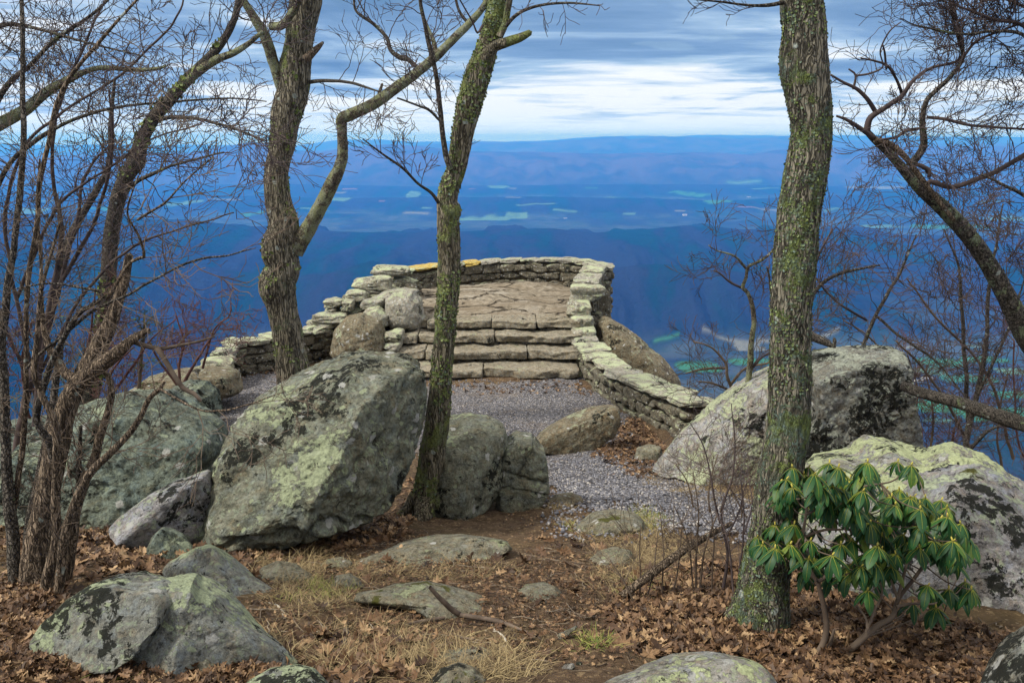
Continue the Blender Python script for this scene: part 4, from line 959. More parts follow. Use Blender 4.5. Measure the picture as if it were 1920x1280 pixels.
def flakes(trunk_ob, surf, n, size, mat, seed, centre, name='lichen', thresh=0.0, fr=3.5):
    """small curled lichen rosettes standing off the bark"""
    rg = np.random.default_rng(seed)
    idx = rg.integers(0, len(surf), n * 3)
    p = surf[idx]
    k = fbm(p * fr, 3, seed) + rg.normal(0, 0.12, len(p))
    p = p[k > thresh][:n]
    if len(p) == 0: return
    # outward direction from the centre line
    ci = np.array([centre[np.argmin(np.abs(centre[:, 2] - z))] for z in p[:, 2]])
    o = p - ci; o[:, 2] *= 0.2; o /= np.linalg.norm(o, axis=1, keepdims=True) + 1e-9
    o = o + rg.normal(0, 0.35, o.shape); o /= np.linalg.norm(o, axis=1, keepdims=True)
    a = np.cross(o, rg.normal(0, 1, o.shape)); a /= np.linalg.norm(a, axis=1, keepdims=True); b = np.cross(o, a)
    K = 6
    th = np.arange(K) / K * 2 * pi
    s = size * rg.uniform(0.4, 1.3, (len(p), 1))
    vs = [p + o * s * 0.12]
    for t_ in th:
        rr = s * rg.uniform(0.55, 1.15, (len(p), 1))
        vs.append(p + (a * cos(t_) + b * sin(t_)) * rr + o * s * rg.uniform(0.0, 0.55, (len(p), 1)))
    V = np.stack(vs, 1).reshape(-1, 3)
    base = np.arange(len(p))[:, None] * (K + 1)
    Fc = np.concatenate([base + np.array([[0, 1 + j, 1 + (j + 1) % K]]) for j in range(K)])
    tag(build(name, V, Fc, mat, root, smooth=False), kind='stuff')

M['flake'] = leaf_mat('lichen_flake', [(0.0, (0.07, 0.09, 0.03)), (0.35, (0.15, 0.19, 0.06)), (0.7, (0.21, 0.25, 0.09)), (1.0, (0.27, 0.32, 0.17))], 0.9, 0.1)
M['flake_blue'] = leaf_mat('lichen_flake_grey', [(0.0, (0.05, 0.07, 0.045)), (0.4, (0.11, 0.15, 0.09)), (0.75, (0.14, 0.19, 0.15)), (1.0, (0.20, 0.26, 0.22))], 0.9, 0.1)

def tree(name, label, cat, trunk, d, bark, sides=24, amp=0.05, step=0.035, limbs=(), seed=1, group=None, fl=None, freq=9.0, part='trunk'):
    root = empty(name, P(trunk[0][0], trunk[0][1], d[0]), label, cat, group)
    pts, rad = limb_px(trunk, d[0], d[1], 0.0, seed, step)
    rad = rad * (0.90 if sides >= 36 else 0.95)
    a = Acc(); surf = tube(a, pts, rad, sides, seed, amp, freq)
    trunk_ob = a.build(part, M[bark], root)
    if fl:
        for (n, s, mt, th) in fl: flakes(trunk_ob, surf, n, s, M[mt], seed + 3, pts, 'lichen', th)
    out = [(pts, rad)]
    for i, (lp, ld0, ld1, lm) in enumerate(limbs):
        q, r = limb_px(lp, ld0, ld1, 0.006, seed * 7 + i, max(0.03, step))
        a = Acc(); tube(a, q, r, 12 if r.max() > 0.012 else 8, seed + i, 0.06 if r.max() > 0.02 else 0.03, 12.0)
        a.build('limb', M[lm], root)
        out.append((q, r))
    return root, out

RG = lambda s: np.random.default_rng(s)
# T1: the knobbly trunk behind the giant boulder
D1 = 11.8
t1, L1 = tree('bare_tree', 'knobbly brown tree trunk with a burl and a long lichened branch forking off', 'tree',
    [(560, 815, 82), (556, 760, 72), (550, 700, 66), (544, 660, 62), (538, 620, 60), (527, 572, 62), (521, 545, 76), (522, 528, 76), (531, 500, 66), (524, 470, 72), (530, 440, 66), (532, 415, 60), (521, 370, 52), (519, 320, 49), (530, 270, 52), (533, 240, 54), (540, 200, 62), (552, 165, 60), (553, 130, 64), (560, 90, 58), (566, 40, 60), (575, -10, 62), (580, -120, 58)], (D1, D1), 'bark_a', 36, 0.045, 0.05,
    [([(553, 470, 34), (566, 448, 30), (590, 408, 27), (617, 355, 26), (640, 300, 21), (641, 250, 18), (640, 225, 20), (655, 216, 22), (700, 195, 21), (750, 160, 20), (800, 122, 18), (850, 75, 15), (905, 15, 12), (930, -40, 10)], D1, D1 - 0.6, 'bark_branch'),
     ([(530, 165, 24), (514, 120, 20), (500, 75, 20), (480, 40, 16), (455, -5, 14), (440, -60, 12)], D1, D1 - 0.4, 'bark_branch'),
     ([(508, 50, 16), (530, 48, 16), (545, 28, 14), (560, 5, 12), (575, -40, 10)], D1 - 0.2, D1 - 0.6, 'bark_branch'),
     ([(572, 112, 16), (585, 100, 14), (596, 90, 11), (606, 80, 5)], D1 - 0.2, D1 - 0.2, 'bark_dead'),
     ([(575, 155, 8), (600, 152, 7), (640, 152, 6), (675, 160, 5), (712, 172, 3)], D1, D1 - 0.8, 'bark_grey'),
     ([(783, 128, 8), (765, 112, 9), (750, 108, 10), (733, 95, 8), (725, 70, 7), (700, 45, 6), (668, 20, 5), (664, -20, 4)], D1 - 0.4, D1 - 0.2, 'bark_grey'),
     ([(818, 104, 9), (812, 75, 8), (800, 50, 8), (790, 20, 7), (785, -30, 6)], D1 - 0.4, D1 - 0.2, 'bark_branch'),
     ([(878, 45, 6), (860, 20, 6), (850, -20, 5)], D1 - 0.5, D1 - 0.5, 'bark_grey'),
     ([(708, 190, 7), (712, 172, 6), (717, 158, 4)], D1 - 0.3, D1 - 0.3, 'bark_dead')],
    seed=101, fl=[(1100, 0.026, 'flake', 0.3)])
a = Acc(); rg = RG(1)
kw = dict(rmin=0.0035, kids=(3, 4), wander=0.24)
twigs_along(a, *L1[5], 6, 0.6, 0.007, 2, rg, **kw)
twigs_along(a, *L1[6], 7, 0.7, 0.008, 2, rg, 0.3, 1.0, **kw)
twigs_along(a, *L1[7], 4, 0.6, 0.008, 2, rg, **kw)
twigs_along(a, *L1[2], 5, 0.9, 0.010, 2, rg, 0.3, 1.0, **kw)
twigs_along(a, *L1[3], 4, 0.8, 0.010, 2, rg, 0.3, 1.0, **kw)
twigs_along(a, L1[1][0][60:], L1[1][1][60:], 5, 0.6, 0.007, 2, rg, **kw)
a.build('crown', M['twig'], t1)
# T2: middle tree
D2 = 6.75
b0 = G(805, 968); D2 = b0[1]
t2, L2 = tree('bare_tree', 'slim lichen-barked middle tree, its flared roots between two boulders', 'tree',
    [(790, 1010, 150), (800, 975, 100), (803, 945, 74), (806, 905, 60), (810, 860, 54), (816, 810, 50), (822, 760, 46), (828, 700, 45), (836, 600, 45), (841, 520, 46), (842, 450, 46), (840, 412, 46), (842, 395, 52), (838, 378, 44), (843, 350, 42), (856, 315, 40), (868, 250, 46), (885, 180, 50), (898, 135, 50), (912, 95, 44), (920, 60, 40), (926, 30, 38), (935, -20, 36), (945, -110, 34)], (D2 + 0.05, D2 + 0.1), 'bark_b', 40, 0.06, 0.025,
    [([(845, 318, 12), (835, 290, 11), (828, 240, 10), (822, 180, 9), (815, 130, 8), (800, 70, 8), (789, 0, 7), (786, -40, 6)], D2, D2 - 0.2, 'bark_grey'),
     ([(908, 108, 22), (928, 88, 20), (950, 80, 19), (975, 72, 17), (994, 62, 11)], D2, D2 - 0.1, 'bark_b'),
     ([(936, 70, 14), (946, 45, 13), (952, 15, 12), (960, -30, 11)], D2, D2, 'bark_b'),
     ([(948, 50, 8), (965, 32, 7), (990, 18, 6), (1030, 8, 5), (1080, 6, 4), (1125, 11, 2)], D2, D2 - 0.5, 'bark_grey'),
     ([(822, 380, 7), (808, 362, 6), (785, 345, 5), (755, 315, 5), (720, 290, 4), (680, 262, 2)], D2, D2 - 0.6, 'bark_grey'),
     ([(780, 925, 22), (765, 950, 18), (745, 968, 14), (715, 975, 6)], D2, D2 - 0.1, 'bark_b'),
     ([(815, 935, 30), (845, 965, 20), (880, 982, 13), (915, 990, 9), (950, 995, 4)], D2 - 0.05, D2 - 0.25, 'bark_b'),
     ([(798, 940, 40), (790, 975, 30), (775, 1000, 12)], D2 - 0.05, D2 - 0.3, 'bark_b'),
     ([(905, 48, 5), (895, 62, 4), (885, 40, 3), (870, 15, 3), (855, -10, 3)], D2 - 0.1, D2 - 0.3, 'twig'),
     ([(823, 225, 5), (805, 208, 5), (780, 198, 4), (745, 185, 3)], D2 - 0.1, D2 - 0.4, 'bark_grey')],
    seed=102, fl=[(3000, 0.013, 'flake', 0.12), (1200, 0.010, 'flake_blue', 0.1)])
a = Acc(); rg = RG(2)
kw = dict(rmin=0.0022, kids=(3, 5), wander=0.22)
twigs_along(a, *L2[1], 9, 0.38, 0.004, 2, rg, 0.25, 1.0, **kw)
twigs_along(a, *L2[4], 10, 0.22, 0.003, 1, rg, 0.2, 1.0, **kw)
twigs_along(a, *L2[5], 8, 0.30, 0.0035, 2, rg, 0.25, 1.0, **kw)
twigs_along(a, *L2[10], 5, 0.28, 0.003, 2, rg, 0.3, 1.0, **kw)
twigs_along(a, *L2[0], 6, 0.20, 0.003, 1, rg, 0.45, 0.95, **kw)
a.build('crown', M['twig'], t2)
# T3: thick near tree
D3 = G(1420, 1195)[1]
t3, L3 = tree('bare_tree', 'thick nearby tree trunk crusted with green and blue-grey lichen, rising beside the rhododendron', 'tree',
    [(1398, 1250, 215), (1410, 1205, 158), (1424, 1150, 116), (1435, 1080, 97), (1442, 1030, 93), (1450, 980, 91), (1460, 910, 90), (1469, 850, 88), (1477, 800, 85), (1480, 750, 83), (1482, 700, 80), (1482, 640, 78), (1483, 580, 80), (1489, 510, 82), (1495, 440, 82), (1504, 380, 84), (1514, 310, 84), (1521, 250, 80), (1519, 200, 84), (1512, 150, 92), (1508, 100, 92), (1507, 50, 88), (1502, 0, 88), (1500, -120, 84)], (D3 + 0.1, D3 + 0.2), 'bark_c', 64, 0.055, 0.014,
    [([(1470, 5, 8), (1440, 10, 7), (1400, 10, 5), (1350, 4, 4), (1295, -2, 3)], D3 + 0.15, D3, 'bark_grey'),
     ([(1385, 1195, 50), (1360, 1215, 26), (1345, 1228, 8)], D3 + 0.05, D3 - 0.1, 'bark_c')],
    seed=103, fl=[(4200, 0.0060, 'flake', 0.12), (4800, 0.0055, 'flake_blue', 0.05)], freq=14.0)
a = Acc(); rg = RG(3)
twigs_along(a, *L3[1], 8, 0.12, 0.002, 1, rg, 0.3, 1.0, rmin=0.0012)
a.build('crown', M['twig'], t3)

# left side: leaning lichened tree beyond the cliff edge
DA = 10.5
t4, L4 = tree('bare_tree', 'leaning grey tree with yellow lichen knots and forked top beside the knobbly trunk', 'tree',
    [(150, 860, 36), (165, 760, 34), (185, 670, 32), (198, 580, 30), (204, 500, 29), (210, 430, 28), (222, 370, 28), (240, 325, 28), (254, 305, 32), (264, 270, 26), (285, 225, 25), (318, 188, 24), (350, 150, 22), (385, 115, 17), (412, 85, 16), (436, 45, 13), (447, 5, 12), (452, -40, 10)], (DA, DA - 0.4), 'bark_grey', 20, 0.05, 0.06,
    [([(335, 168, 18), (365, 140, 17), (400, 115, 15), (440, 98, 12), (470, 78, 10), (492, 60, 7)], DA - 0.3, DA - 0.5, 'bark_branch'),
     ([(262, 290, 14), (268, 262, 12), (280, 240, 12), (295, 225, 9), (345, 220, 7), (420, 235, 5), (500, 265, 3)], DA, DA - 1, 'bark_grey'),
     ([(218, 390, 10), (245, 350, 8), (300, 320, 6), (360, 300, 4), (420, 285, 3)], DA, DA - 1, 'bark_grey'),
     ([(120, 470, 16), (150, 410, 14), (185, 350, 12), (205, 300, 10), (208, 220, 8), (215, 150, 5)], DA + 0.4, DA + 0.2, 'bark_grey'),
     ([(100, 560, 22), (120, 470, 16)], DA + 0.4, DA + 0.4, 'bark_grey')],
    seed=104, fl=[(500, 0.035, 'flake', 0.25)])
a = Acc(); rg = RG(4)
kw = dict(rmin=0.0036, kids=(3, 5), wander=0.25)
for i, n, L in ((0, 12, 0.8), (1, 6, 0.6), (2, 9, 0.8), (3, 9, 0.7), (4, 10, 0.8)):
    twigs_along(a, *L4[i], n, L, 0.009, 2, rg, 0.3 if i == 0 else 0.15, 1.0, **kw)
a.build('crown', M['twig'], t4)

# the tree that stands just outside the picture and reaches in with a broken lichened limb
DB = 6.5
t5, L5 = tree('bare_tree', 'tree at the very edge reaching in with a broken lichened limb and fine dark twigs', 'tree',
    [(-90, 1000, 50), (-80, 800, 46), (-70, 600, 42), (-60, 400, 38), (-40, 250, 34), (-30, 100, 30), (-20, -60, 26)], (DB, DB), 'bark_grey', 20, 0.05, 0.06,
    [([(-45, 260, 26), (0, 232, 24), (50, 205, 22), (90, 172, 18), (130, 150, 14), (165, 134, 10), (200, 128, 9), (260, 132, 8), (300, 128, 6), (310, 124, 4)], DB, DB - 0.3, 'bark_branch'),
     ([(-50, 330, 16), (0, 180, 10), (60, 120, 8), (110, 70, 7), (180, 20, 5), (230, -30, 4)], DB, DB - 0.4, 'bark_grey'),
     ([(-30, 60, 10), (20, 45, 8), (90, 60, 6), (180, 85, 4), (275, 108, 2)], DB, DB - 0.6, 'bark_grey'),
     ([(-60, 520, 14), (0, 340, 9), (60, 270, 8), (140, 225, 6), (230, 200, 5), (330, 190, 4), (430, 183, 3), (500, 190, 2)], DB, DB - 0.5, 'bark_grey')],
    seed=105)
a = Acc(); rg = RG(5)
kw = dict(rmin=0.0022, kids=(3, 5), wander=0.22)
for i, n, L in ((1, 5, 0.45), (2, 7, 0.6), (3, 5, 0.5), (4, 7, 0.5)):
    twigs_along(a, *L5[i], n, L, 0.006, 3 if i in (2, 4) else 2, rg, 0.15, 1.0, **kw)
a.build('crown', M['twig'], t5)

# dead twisted laurel
DC = G(70, 1110)[1]
t6, L6 = tree('dead_tree', 'twisted weathered dead stem with a snapped top and two broken arms', 'dead tree',
    [(62, 1135, 64), (66, 1060, 50), (80, 970, 44), (98, 880, 42), (112, 810, 40), (130, 750, 40), (158, 700, 36), (190, 640, 30), (208, 600, 24), (222, 560, 20), (234, 520, 17), (243, 478, 14)], (DC, DC + 0.1), 'bark_dead', 28, 0.09, 0.02,
    [([(150, 715, 34), (180, 690, 30), (212, 665, 26), (240, 640, 18), (262, 626, 14), (278, 618, 9)], DC, DC - 0.1, 'bark_dead'),
     ([(150, 715, 20), (125, 700, 18), (105, 670, 16), (90, 635, 12), (82, 590, 8), (78, 500, 6), (72, 400, 5), (75, 300, 4)], DC, DC + 0.1, 'bark_dead'),
     ([(238, 636, 8), (262, 645, 9), (300, 652, 9), (340, 645, 6), (375, 638, 5), (403, 630, 3)], DC - 0.05, DC - 0.1, 'stick'),
     ([(294, 652, 10), (308, 672, 10), (325, 700, 9), (345, 728, 9), (365, 738, 8), (378, 752, 6)], DC - 0.1, DC - 0.15, 'stick')],
    seed=106, freq=12.0)
a = Acc(); rg = RG(6)
twigs_along(a, *L6[3], 6, 0.12, 0.002, 1, rg, 0.3, 1.0, rmin=0.0013)
twigs_along(a, *L6[2], 8, 0.3, 0.0025, 2, rg, 0.3, 1.0, rmin=0.0013)
a.build('crown', M['twig_tan'], t6)

def shrub(name, label, cat, stems, mats, twn, twL, lvl, seed, rmin, base, twmat='twig', group=None, twr=0.004, kids=(3, 5), t0=0.25, wander=0.24, bias=(0, 0, 0.2), up=0.05):
    root = empty(name, base, label, cat, group)
    a = Acc(); rg = RG(seed)
    for i, (pts, da, db) in enumerate(stems):
        q, r = limb_px(pts, da, db, 0.012, seed * 5 + i, 0.04); r = r * 0.85
        s = Acc(); tube(s, q, r, 12 if r.max() > 0.01 else 6, seed + i, 0.05, 12.0); s.build('stem', M[mats[i % len(mats)]], root)
        if twn: twigs_along(a, q, r, twn if not hasattr(twn, '__len__') else twn[i], twL, twr, lvl, rg, t0, 1.0, rmin=rmin, kids=kids, wander=wander, bias=bias, up=up)
    if twn: a.build('crown', M[twmat], root)
    return root

d = DC
shrub('bare_shrub', 'clump of tall grey-brown stems with arching twigs before the long mossy-green boulder', 'shrub', [
    ([(30, 1120, 28), (22, 1000, 26), (14, 880, 22), (6, 760, 20), (4, 650, 18), (14, 560, 16), (28, 460, 14), (40, 350, 13), (48, 250, 12), (45, 150, 10), (40, 0, 9), (38, -60, 8)], d, d + 0.3),
    ([(20, 1000, 12), (40, 850, 12), (50, 700, 11), (52, 560, 11), (70, 430, 10), (78, 330, 10), (105, 200, 9), (150, 120, 8), (205, 60, 7), (268, -10, 5)], d + 0.1, d - 0.1),
    ([(85, 1115, 26), (100, 1020, 22), (102, 940, 20), (108, 860, 18), (104, 790, 16), (78, 740, 14), (60, 690, 12), (70, 600, 9), (85, 520, 7), (110, 420, 6)], d - 0.1, d - 0.2),
    ([(102, 860, 20), (90, 820, 16), (70, 795, 14), (85, 720, 14), (115, 650, 12), (150, 590, 12), (175, 570, 10), (200, 555, 8), (190, 545, 7), (150, 540, 5), (100, 535, 4), (30, 545, 3)], d - 0.1, d - 0.3),
    ([(110, 1110, 22), (120, 1040, 20), (130, 980, 20), (145, 920, 18), (170, 880, 18), (200, 850, 16), (240, 810, 14), (262, 780, 12), (280, 745, 11), (300, 728, 9), (308, 715, 7)], d - 0.15, d - 0.35),
    ([(300, 728, 6), (330, 745, 5), (380, 768, 4), (430, 762, 4), (480, 748, 3), (540, 728, 2)], d - 0.35, d - 0.6),
    ([(50, 690, 6), (150, 600, 6), (230, 560, 6), (300, 520, 5), (360, 490, 5), (420, 480, 4), (480, 465, 2)], d - 0.1, d - 0.5),
    ([(200, 560, 8), (250, 490, 7), (275, 480, 7), (262, 440, 5), (240, 400, 4), (260, 330, 3)], d - 0.1, d - 0.4),
    ([(258, 412, 6), (310, 380, 5), (340, 340, 4), (400, 290, 3)], d - 0.2, d - 0.3),
    ([(60, 1130, 30), (60, 1000, 24), (70, 900, 20), (95, 760, 16), (110, 640, 12)], d + 0.15, d + 0.4),
    ], ['bark_grey', 'bark_dead', 'bark_dead'], [6, 7, 4, 5, 5, 4, 8, 5, 5, 3], 0.28, 2, 21, 0.0014, G(60, 1125), 'twig_tan', twr=0.0028, kids=(3, 5), t0=0.2)
shrub('bare_shrub', 'reddish-brown shaggy stem bending over the long boulder behind the twisted dead stem', 'shrub', [
    ([(118, 1110, 26), (128, 1040, 24), (140, 960, 22), (162, 900, 20), (180, 855, 20), (190, 810, 18), (204, 770, 16), (212, 735, 14), (204, 705, 12), (185, 690, 10), (165, 683, 6)], d + 0.2, d + 0.2),
    ([(150, 930, 14), (150, 850, 10), (148, 800, 8)], d + 0.2, d + 0.2)], ['bark_dead', 'bark_grey'], [8, 3], 0.35, 2, 22, 0.0016, G(118, 1110), 'twig_tan')
# the finest veil of twigs, farther back on the cliff edge
for s_, lab, stems in (
    (31, 'thin many-branched bare tree against the sky, its crown filling the far upper corner', [
        ([(20, 900, 20), (60, 700, 16), (95, 560, 12), (115, 440, 10), (100, 330, 8), (110, 200, 7), (170, 60, 5), (210, -30, 4)], 8.5, 8.0),
        ([(95, 560, 10), (160, 450, 8), (200, 350, 7), (210, 250, 6), (205, 170, 4)], 8.5, 8.0),
        ([(60, 700, 10), (30, 560, 8), (10, 420, 8), (40, 290, 7), (120, 210, 6), (240, 130, 5), (330, 30, 4), (345, -20, 3)], 8.5, 7.8),
        ([(30, 560, 8), (100, 400, 7), (180, 330, 5), (270, 270, 4), (380, 230, 3)], 8.5, 7.8)]),
    (32, 'thin bare tree with level spreading twigs in front of the blue valley', [
        ([(60, 900, 16), (75, 700, 13), (105, 560, 10), (140, 430, 8), (160, 330, 6), (215, 260, 4)], 9.4, 9.2),
        ([(75, 700, 8), (150, 560, 7), (240, 470, 6), (330, 430, 4), (440, 400, 3)], 9.4, 9.0),
        ([(75, 760, 8), (20, 640, 7), (-10, 560, 6), (-20, 450, 6)], 9.4, 9.2)])):
    shrub('bare_tree', lab, 'tree', stems, ['twig'], [9, 6, 9, 7] if s_ == 31 else [7, 9, 5], 0.75, 3 if s_ == 31 else 2, s_, 0.0028, P(30, 880, 8.5), 'twig', twr=0.007, kids=(3, 4), t0=0.12)
shrub('bare_shrub', 'low reddish leafless bush on the ledge before the deep blue slope', 'shrub', [
    ([(340, 730, 8), (335, 690, 6), (345, 640, 5), (330, 590, 3)], 12.4, 12.4), ([(340, 730, 8), (360, 690, 6), (385, 650, 4), (420, 600, 2)], 12.4, 12.2),
    ([(335, 725, 6), (300, 680, 5), (280, 640, 3)], 12.4, 12.2), ([(380, 690, 5), (400, 620, 4), (430, 590, 3), (434, 565, 2)], 12.6, 12.4)],
    ['twig_red'], 8, 0.5, 2, 33, 0.0036, P(340, 735, 12.4), 'twig_red', twr=0.006)
shrub('bare_shrub', 'dense tangle of reddish twigs low at the cliff edge under the leaning grey tree', 'shrub', [
    ([(120, 800, 8), (150, 700, 6), (170, 620, 5), (180, 540, 3)], 9.8, 9.6), ([(160, 800, 8), (240, 700, 6), (280, 640, 4), (330, 600, 2)], 9.8, 9.4),
    ([(60, 800, 6), (40, 680, 5), (60, 600, 3)], 9.8, 9.2), ([(20, 800, 6), (0, 700, 5), (-20, 600, 3)], 9.6, 9.2), ([(200, 780, 6), (210, 700, 5), (250, 650, 3)], 10.2, 10)],
    ['twig_red'], 5, 0.5, 3, 34, 0.0030, P(120, 800, 9.8), 'twig_red', twr=0.006)

# right side: leaning tree with crooked branches
DR = 6.6
t7, L7 = tree('bare_tree', 'leaning tree with pale lichen blotches and crooked zigzag branches over the valley', 'tree',
    [(2010, 790, 56), (1960, 690, 44), (1925, 630, 40), (1890, 560, 36), (1850, 490, 32), (1810, 435, 30), (1770, 392, 28), (1725, 352, 24), (1695, 318, 19), (1668, 288, 16), (1640, 262, 14), (1625, 246, 12)], (DR + 0.4, DR), 'bark_blotch', 24, 0.045, 0.03,
    [([(1625, 248, 12), (1630, 225, 11), (1642, 212, 10), (1672, 192, 9), (1692, 178, 8), (1712, 150, 7), (1745, 128, 6), (1790, 118, 5), (1805, 100, 5), (1800, 60, 5), (1790, 20, 4), (1783, -20, 4)], DR, DR - 0.3, 'twig'),
     ([(1645, 215, 9), (1628, 190, 8), (1605, 168, 7), (1580, 155, 5), (1558, 140, 4)], DR, DR - 0.1, 'twig'),
     ([(1638, 258, 9), (1612, 240, 8), (1590, 226, 6), (1568, 218, 4)], DR, DR - 0.1, 'twig'),
     ([(1692, 178, 6), (1680, 150, 5), (1665, 125, 5), (1640, 115, 4), (1615, 110, 3)], DR, DR - 0.2, 'twig'),
     ([(1662, 130, 4), (1660, 105, 4), (1655, 85, 3)], DR, DR - 0.2, 'twig'),
     ([(1600, 168, 5), (1604, 142, 4), (1592, 130, 3)], DR, DR, 'twig'), ([(1604, 142, 4), (1630, 138, 4), (1655, 125, 3), (1650, 95, 3), (1668, 60, 3), (1690, 42, 2)], DR, DR - 0.2, 'twig'),
     ([(1705, 312, 14), (1722, 292, 13), (1733, 270, 12), (1730, 230, 10), (1736, 192, 10), (1758, 168, 9), (1785, 140, 8), (1805, 108, 7), (1800, 85, 6), (1788, 40, 5), (1780, -20, 4)], DR - 0.1, DR - 0.5, 'bark_grey'),
     ([(1737, 220, 6), (1775, 224, 6), (1830, 236, 5), (1930, 244, 4)], DR - 0.2, DR - 0.5, 'twig'),
     ([(1730, 240, 5), (1700, 245, 6), (1680, 258, 5), (1650, 262, 4)], DR - 0.1, DR - 0.3, 'twig'),
     ([(1735, 350, 10), (1745, 340, 9), (1780, 350, 9), (1815, 342, 9), (1850, 328, 9), (1885, 310, 9), (1930, 285, 10)], DR, DR - 0.2, 'twig'),
     ([(1712, 305, 8), (1740, 318, 8), (1742, 332, 7)], DR, DR, 'twig'),
     ([(1640, 262, 10), (1668, 270, 12), (1700, 300, 10), (1740, 350, 9), (1790, 412, 8)], DR - 0.12, DR - 0.1, 'bark_dead'),
     ([(1806, 108, 5), (1830, 78, 5), (1870, 60, 4), (1930, 40, 4)], DR - 0.4, DR - 0.6, 'twig')],
    seed=107)
a = Acc(); rg = RG(7)
kw = dict(rmin=0.0022, kids=(3, 5), wander=0.25)
for i, n, L, l in ((1, 8, 0.35, 2), (2, 4, 0.25, 1), (3, 4, 0.25, 1), (4, 4, 0.2, 1), (7, 3, 0.2, 1), (8, 14, 0.45, 3), (9, 10, 0.4, 2), (10, 8, 0.35, 2), (11, 7, 0.35, 2), (14, 10, 0.4, 3), (12, 4, 0.3, 2)):
    twigs_along(a, *L7[i], n, L, 0.005, l, rg, 0.15, 1.0, **kw)
twigs_along(a, L7[0][0][40:], L7[0][1][40:], 9, 0.55, 0.005, 3, rg, 0.0, 1.0, **kw)
a.build('crown', M['twig'], t7)
# upper corner boughs of a tree outside the picture
shrub('bare_tree', 'dark boughs of a tree just outside the picture spreading in over the crooked branches', 'tree', [
    ([(2060, 900, 40), (2040, 600, 34), (2020, 300, 26), (1990, 100, 18), (1960, 20, 14), (1950, -80, 10)], 6.0, 6.0),
    ([(1990, 110, 10), (1920, 48, 8), (1870, 40, 7), (1815, 18, 5), (1780, 5, 3)], 6.0, 5.8),
    ([(2000, 160, 10), (1930, 75, 8), (1860, 60, 7), (1800, 62, 5), (1720, 50, 3), (1690, 35, 2)], 6.0, 5.7),
    ([(1975, 60, 8), (1930, 20, 7), (1870, -5, 6), (1800, -20, 4)], 6.0, 5.8),
    ([(2030, 480, 10), (1930, 380, 8), (1880, 350, 6), (1840, 330, 4)], 6.0, 5.9)],
    ['bark_grey', 'twig'], [0, 12, 14, 8, 8], 0.42, 2, 35, 0.0020, P(2060, 900, 6.0), 'twig', twr=0.004)
# far-side trees on the slope to the right
shrub('bare_tree', 'pair of slender bare trunks rising beyond the fallen log', 'tree', [
    ([(1815, 960, 14), (1812, 880, 13), (1815, 810, 13), (1832, 740, 12), (1842, 680, 10), (1852, 610, 9), (1856, 530, 7), (1870, 450, 5), (1880, 380, 3)], 9.6, 9.4),
    ([(1815, 790, 10), (1812, 720, 9), (1808, 640, 8), (1802, 560, 7), (1795, 490, 5), (1770, 430, 3)], 9.6, 9.4),
    ([(1832, 740, 7), (1880, 640, 6), (1910, 560, 4), (1930, 500, 3)], 9.5, 9.2),
    ([(1812, 850, 8), (1850, 810, 6), (1890, 790, 4)], 9.6, 9.2)],
    ['bark_grey'], [6, 7, 5, 3], 0.85, 3, 36, 0.0030, P(1812, 960, 9.6), 'twig', twr=0.007)
shrub('bare_tree', 'slim curving sapling above the square-shouldered boulder', 'tree', [
    ([(1600, 720, 10), (1618, 645, 9), (1640, 592, 8), (1668, 545, 7), (1695, 500, 5), (1720, 440, 3)], 9.8, 9.6),
    ([(1625, 600, 6), (1560, 560, 5), (1530, 520, 3)], 9.8, 9.6), ([(1640, 590, 6), (1700, 640, 5), (1760, 680, 4), (1810, 740, 3)], 9.8, 9.4)],
    ['bark_grey', 'twig'], [12, 6, 8], 0.7, 2, 37, 0.0028, P(1600, 720, 9.8), 'twig', twr=0.006)
shrub('bare_tree', 'sapling half hidden behind the thick tree, throwing one arching branch towards the valley', 'tree', [
    ([(1490, 760, 12), (1500, 660, 10), (1515, 580, 9), (1530, 545, 9), (1555, 522, 8), (1590, 508, 7), (1625, 500, 5), (1650, 495, 3)], 7.6, 7.4),
    ([(1515, 590, 7), (1525, 540, 6), (1530, 490, 5), (1560, 430, 3)], 7.6, 7.4), ([(1500, 640, 6), (1450, 560, 5), (1440, 500, 4)], 7.6, 7.4)],
    ['bark_grey', 'twig'], [9, 12, 5], 0.5, 2, 38, 0.0026, P(1490, 760, 7.6), 'twig', twr=0.005)
shrub('bare_tree', 'small crooked whitish-barked tree between the low wall and the thick tree', 'tree', [
    ([(1398, 790, 13), (1402, 720, 13), (1408, 660, 12), (1412, 610, 11), (1411, 575, 10), (1402, 548, 8), (1392, 538, 8), (1398, 520, 7), (1402, 500, 7), (1425, 490, 6), (1445, 475, 5), (1470, 440, 3)], 9.6, 9.4),
    ([(1392, 540, 6), (1372, 530, 5), (1352, 512, 4), (1340, 508, 3)], 9.5, 9.4), ([(1400, 505, 5), (1378, 480, 5), (1345, 470, 3), (1330, 460, 2)], 9.5, 9.3),
    ([(1402, 700, 7), (1430, 670, 5), (1470, 650, 4)], 9.6, 9.4)],
    ['bark_branch', 'twig'], [5, 4, 5, 3], 0.42, 2, 39, 0.0028, P(1398, 790, 9.6), 'twig', twr=0.005)
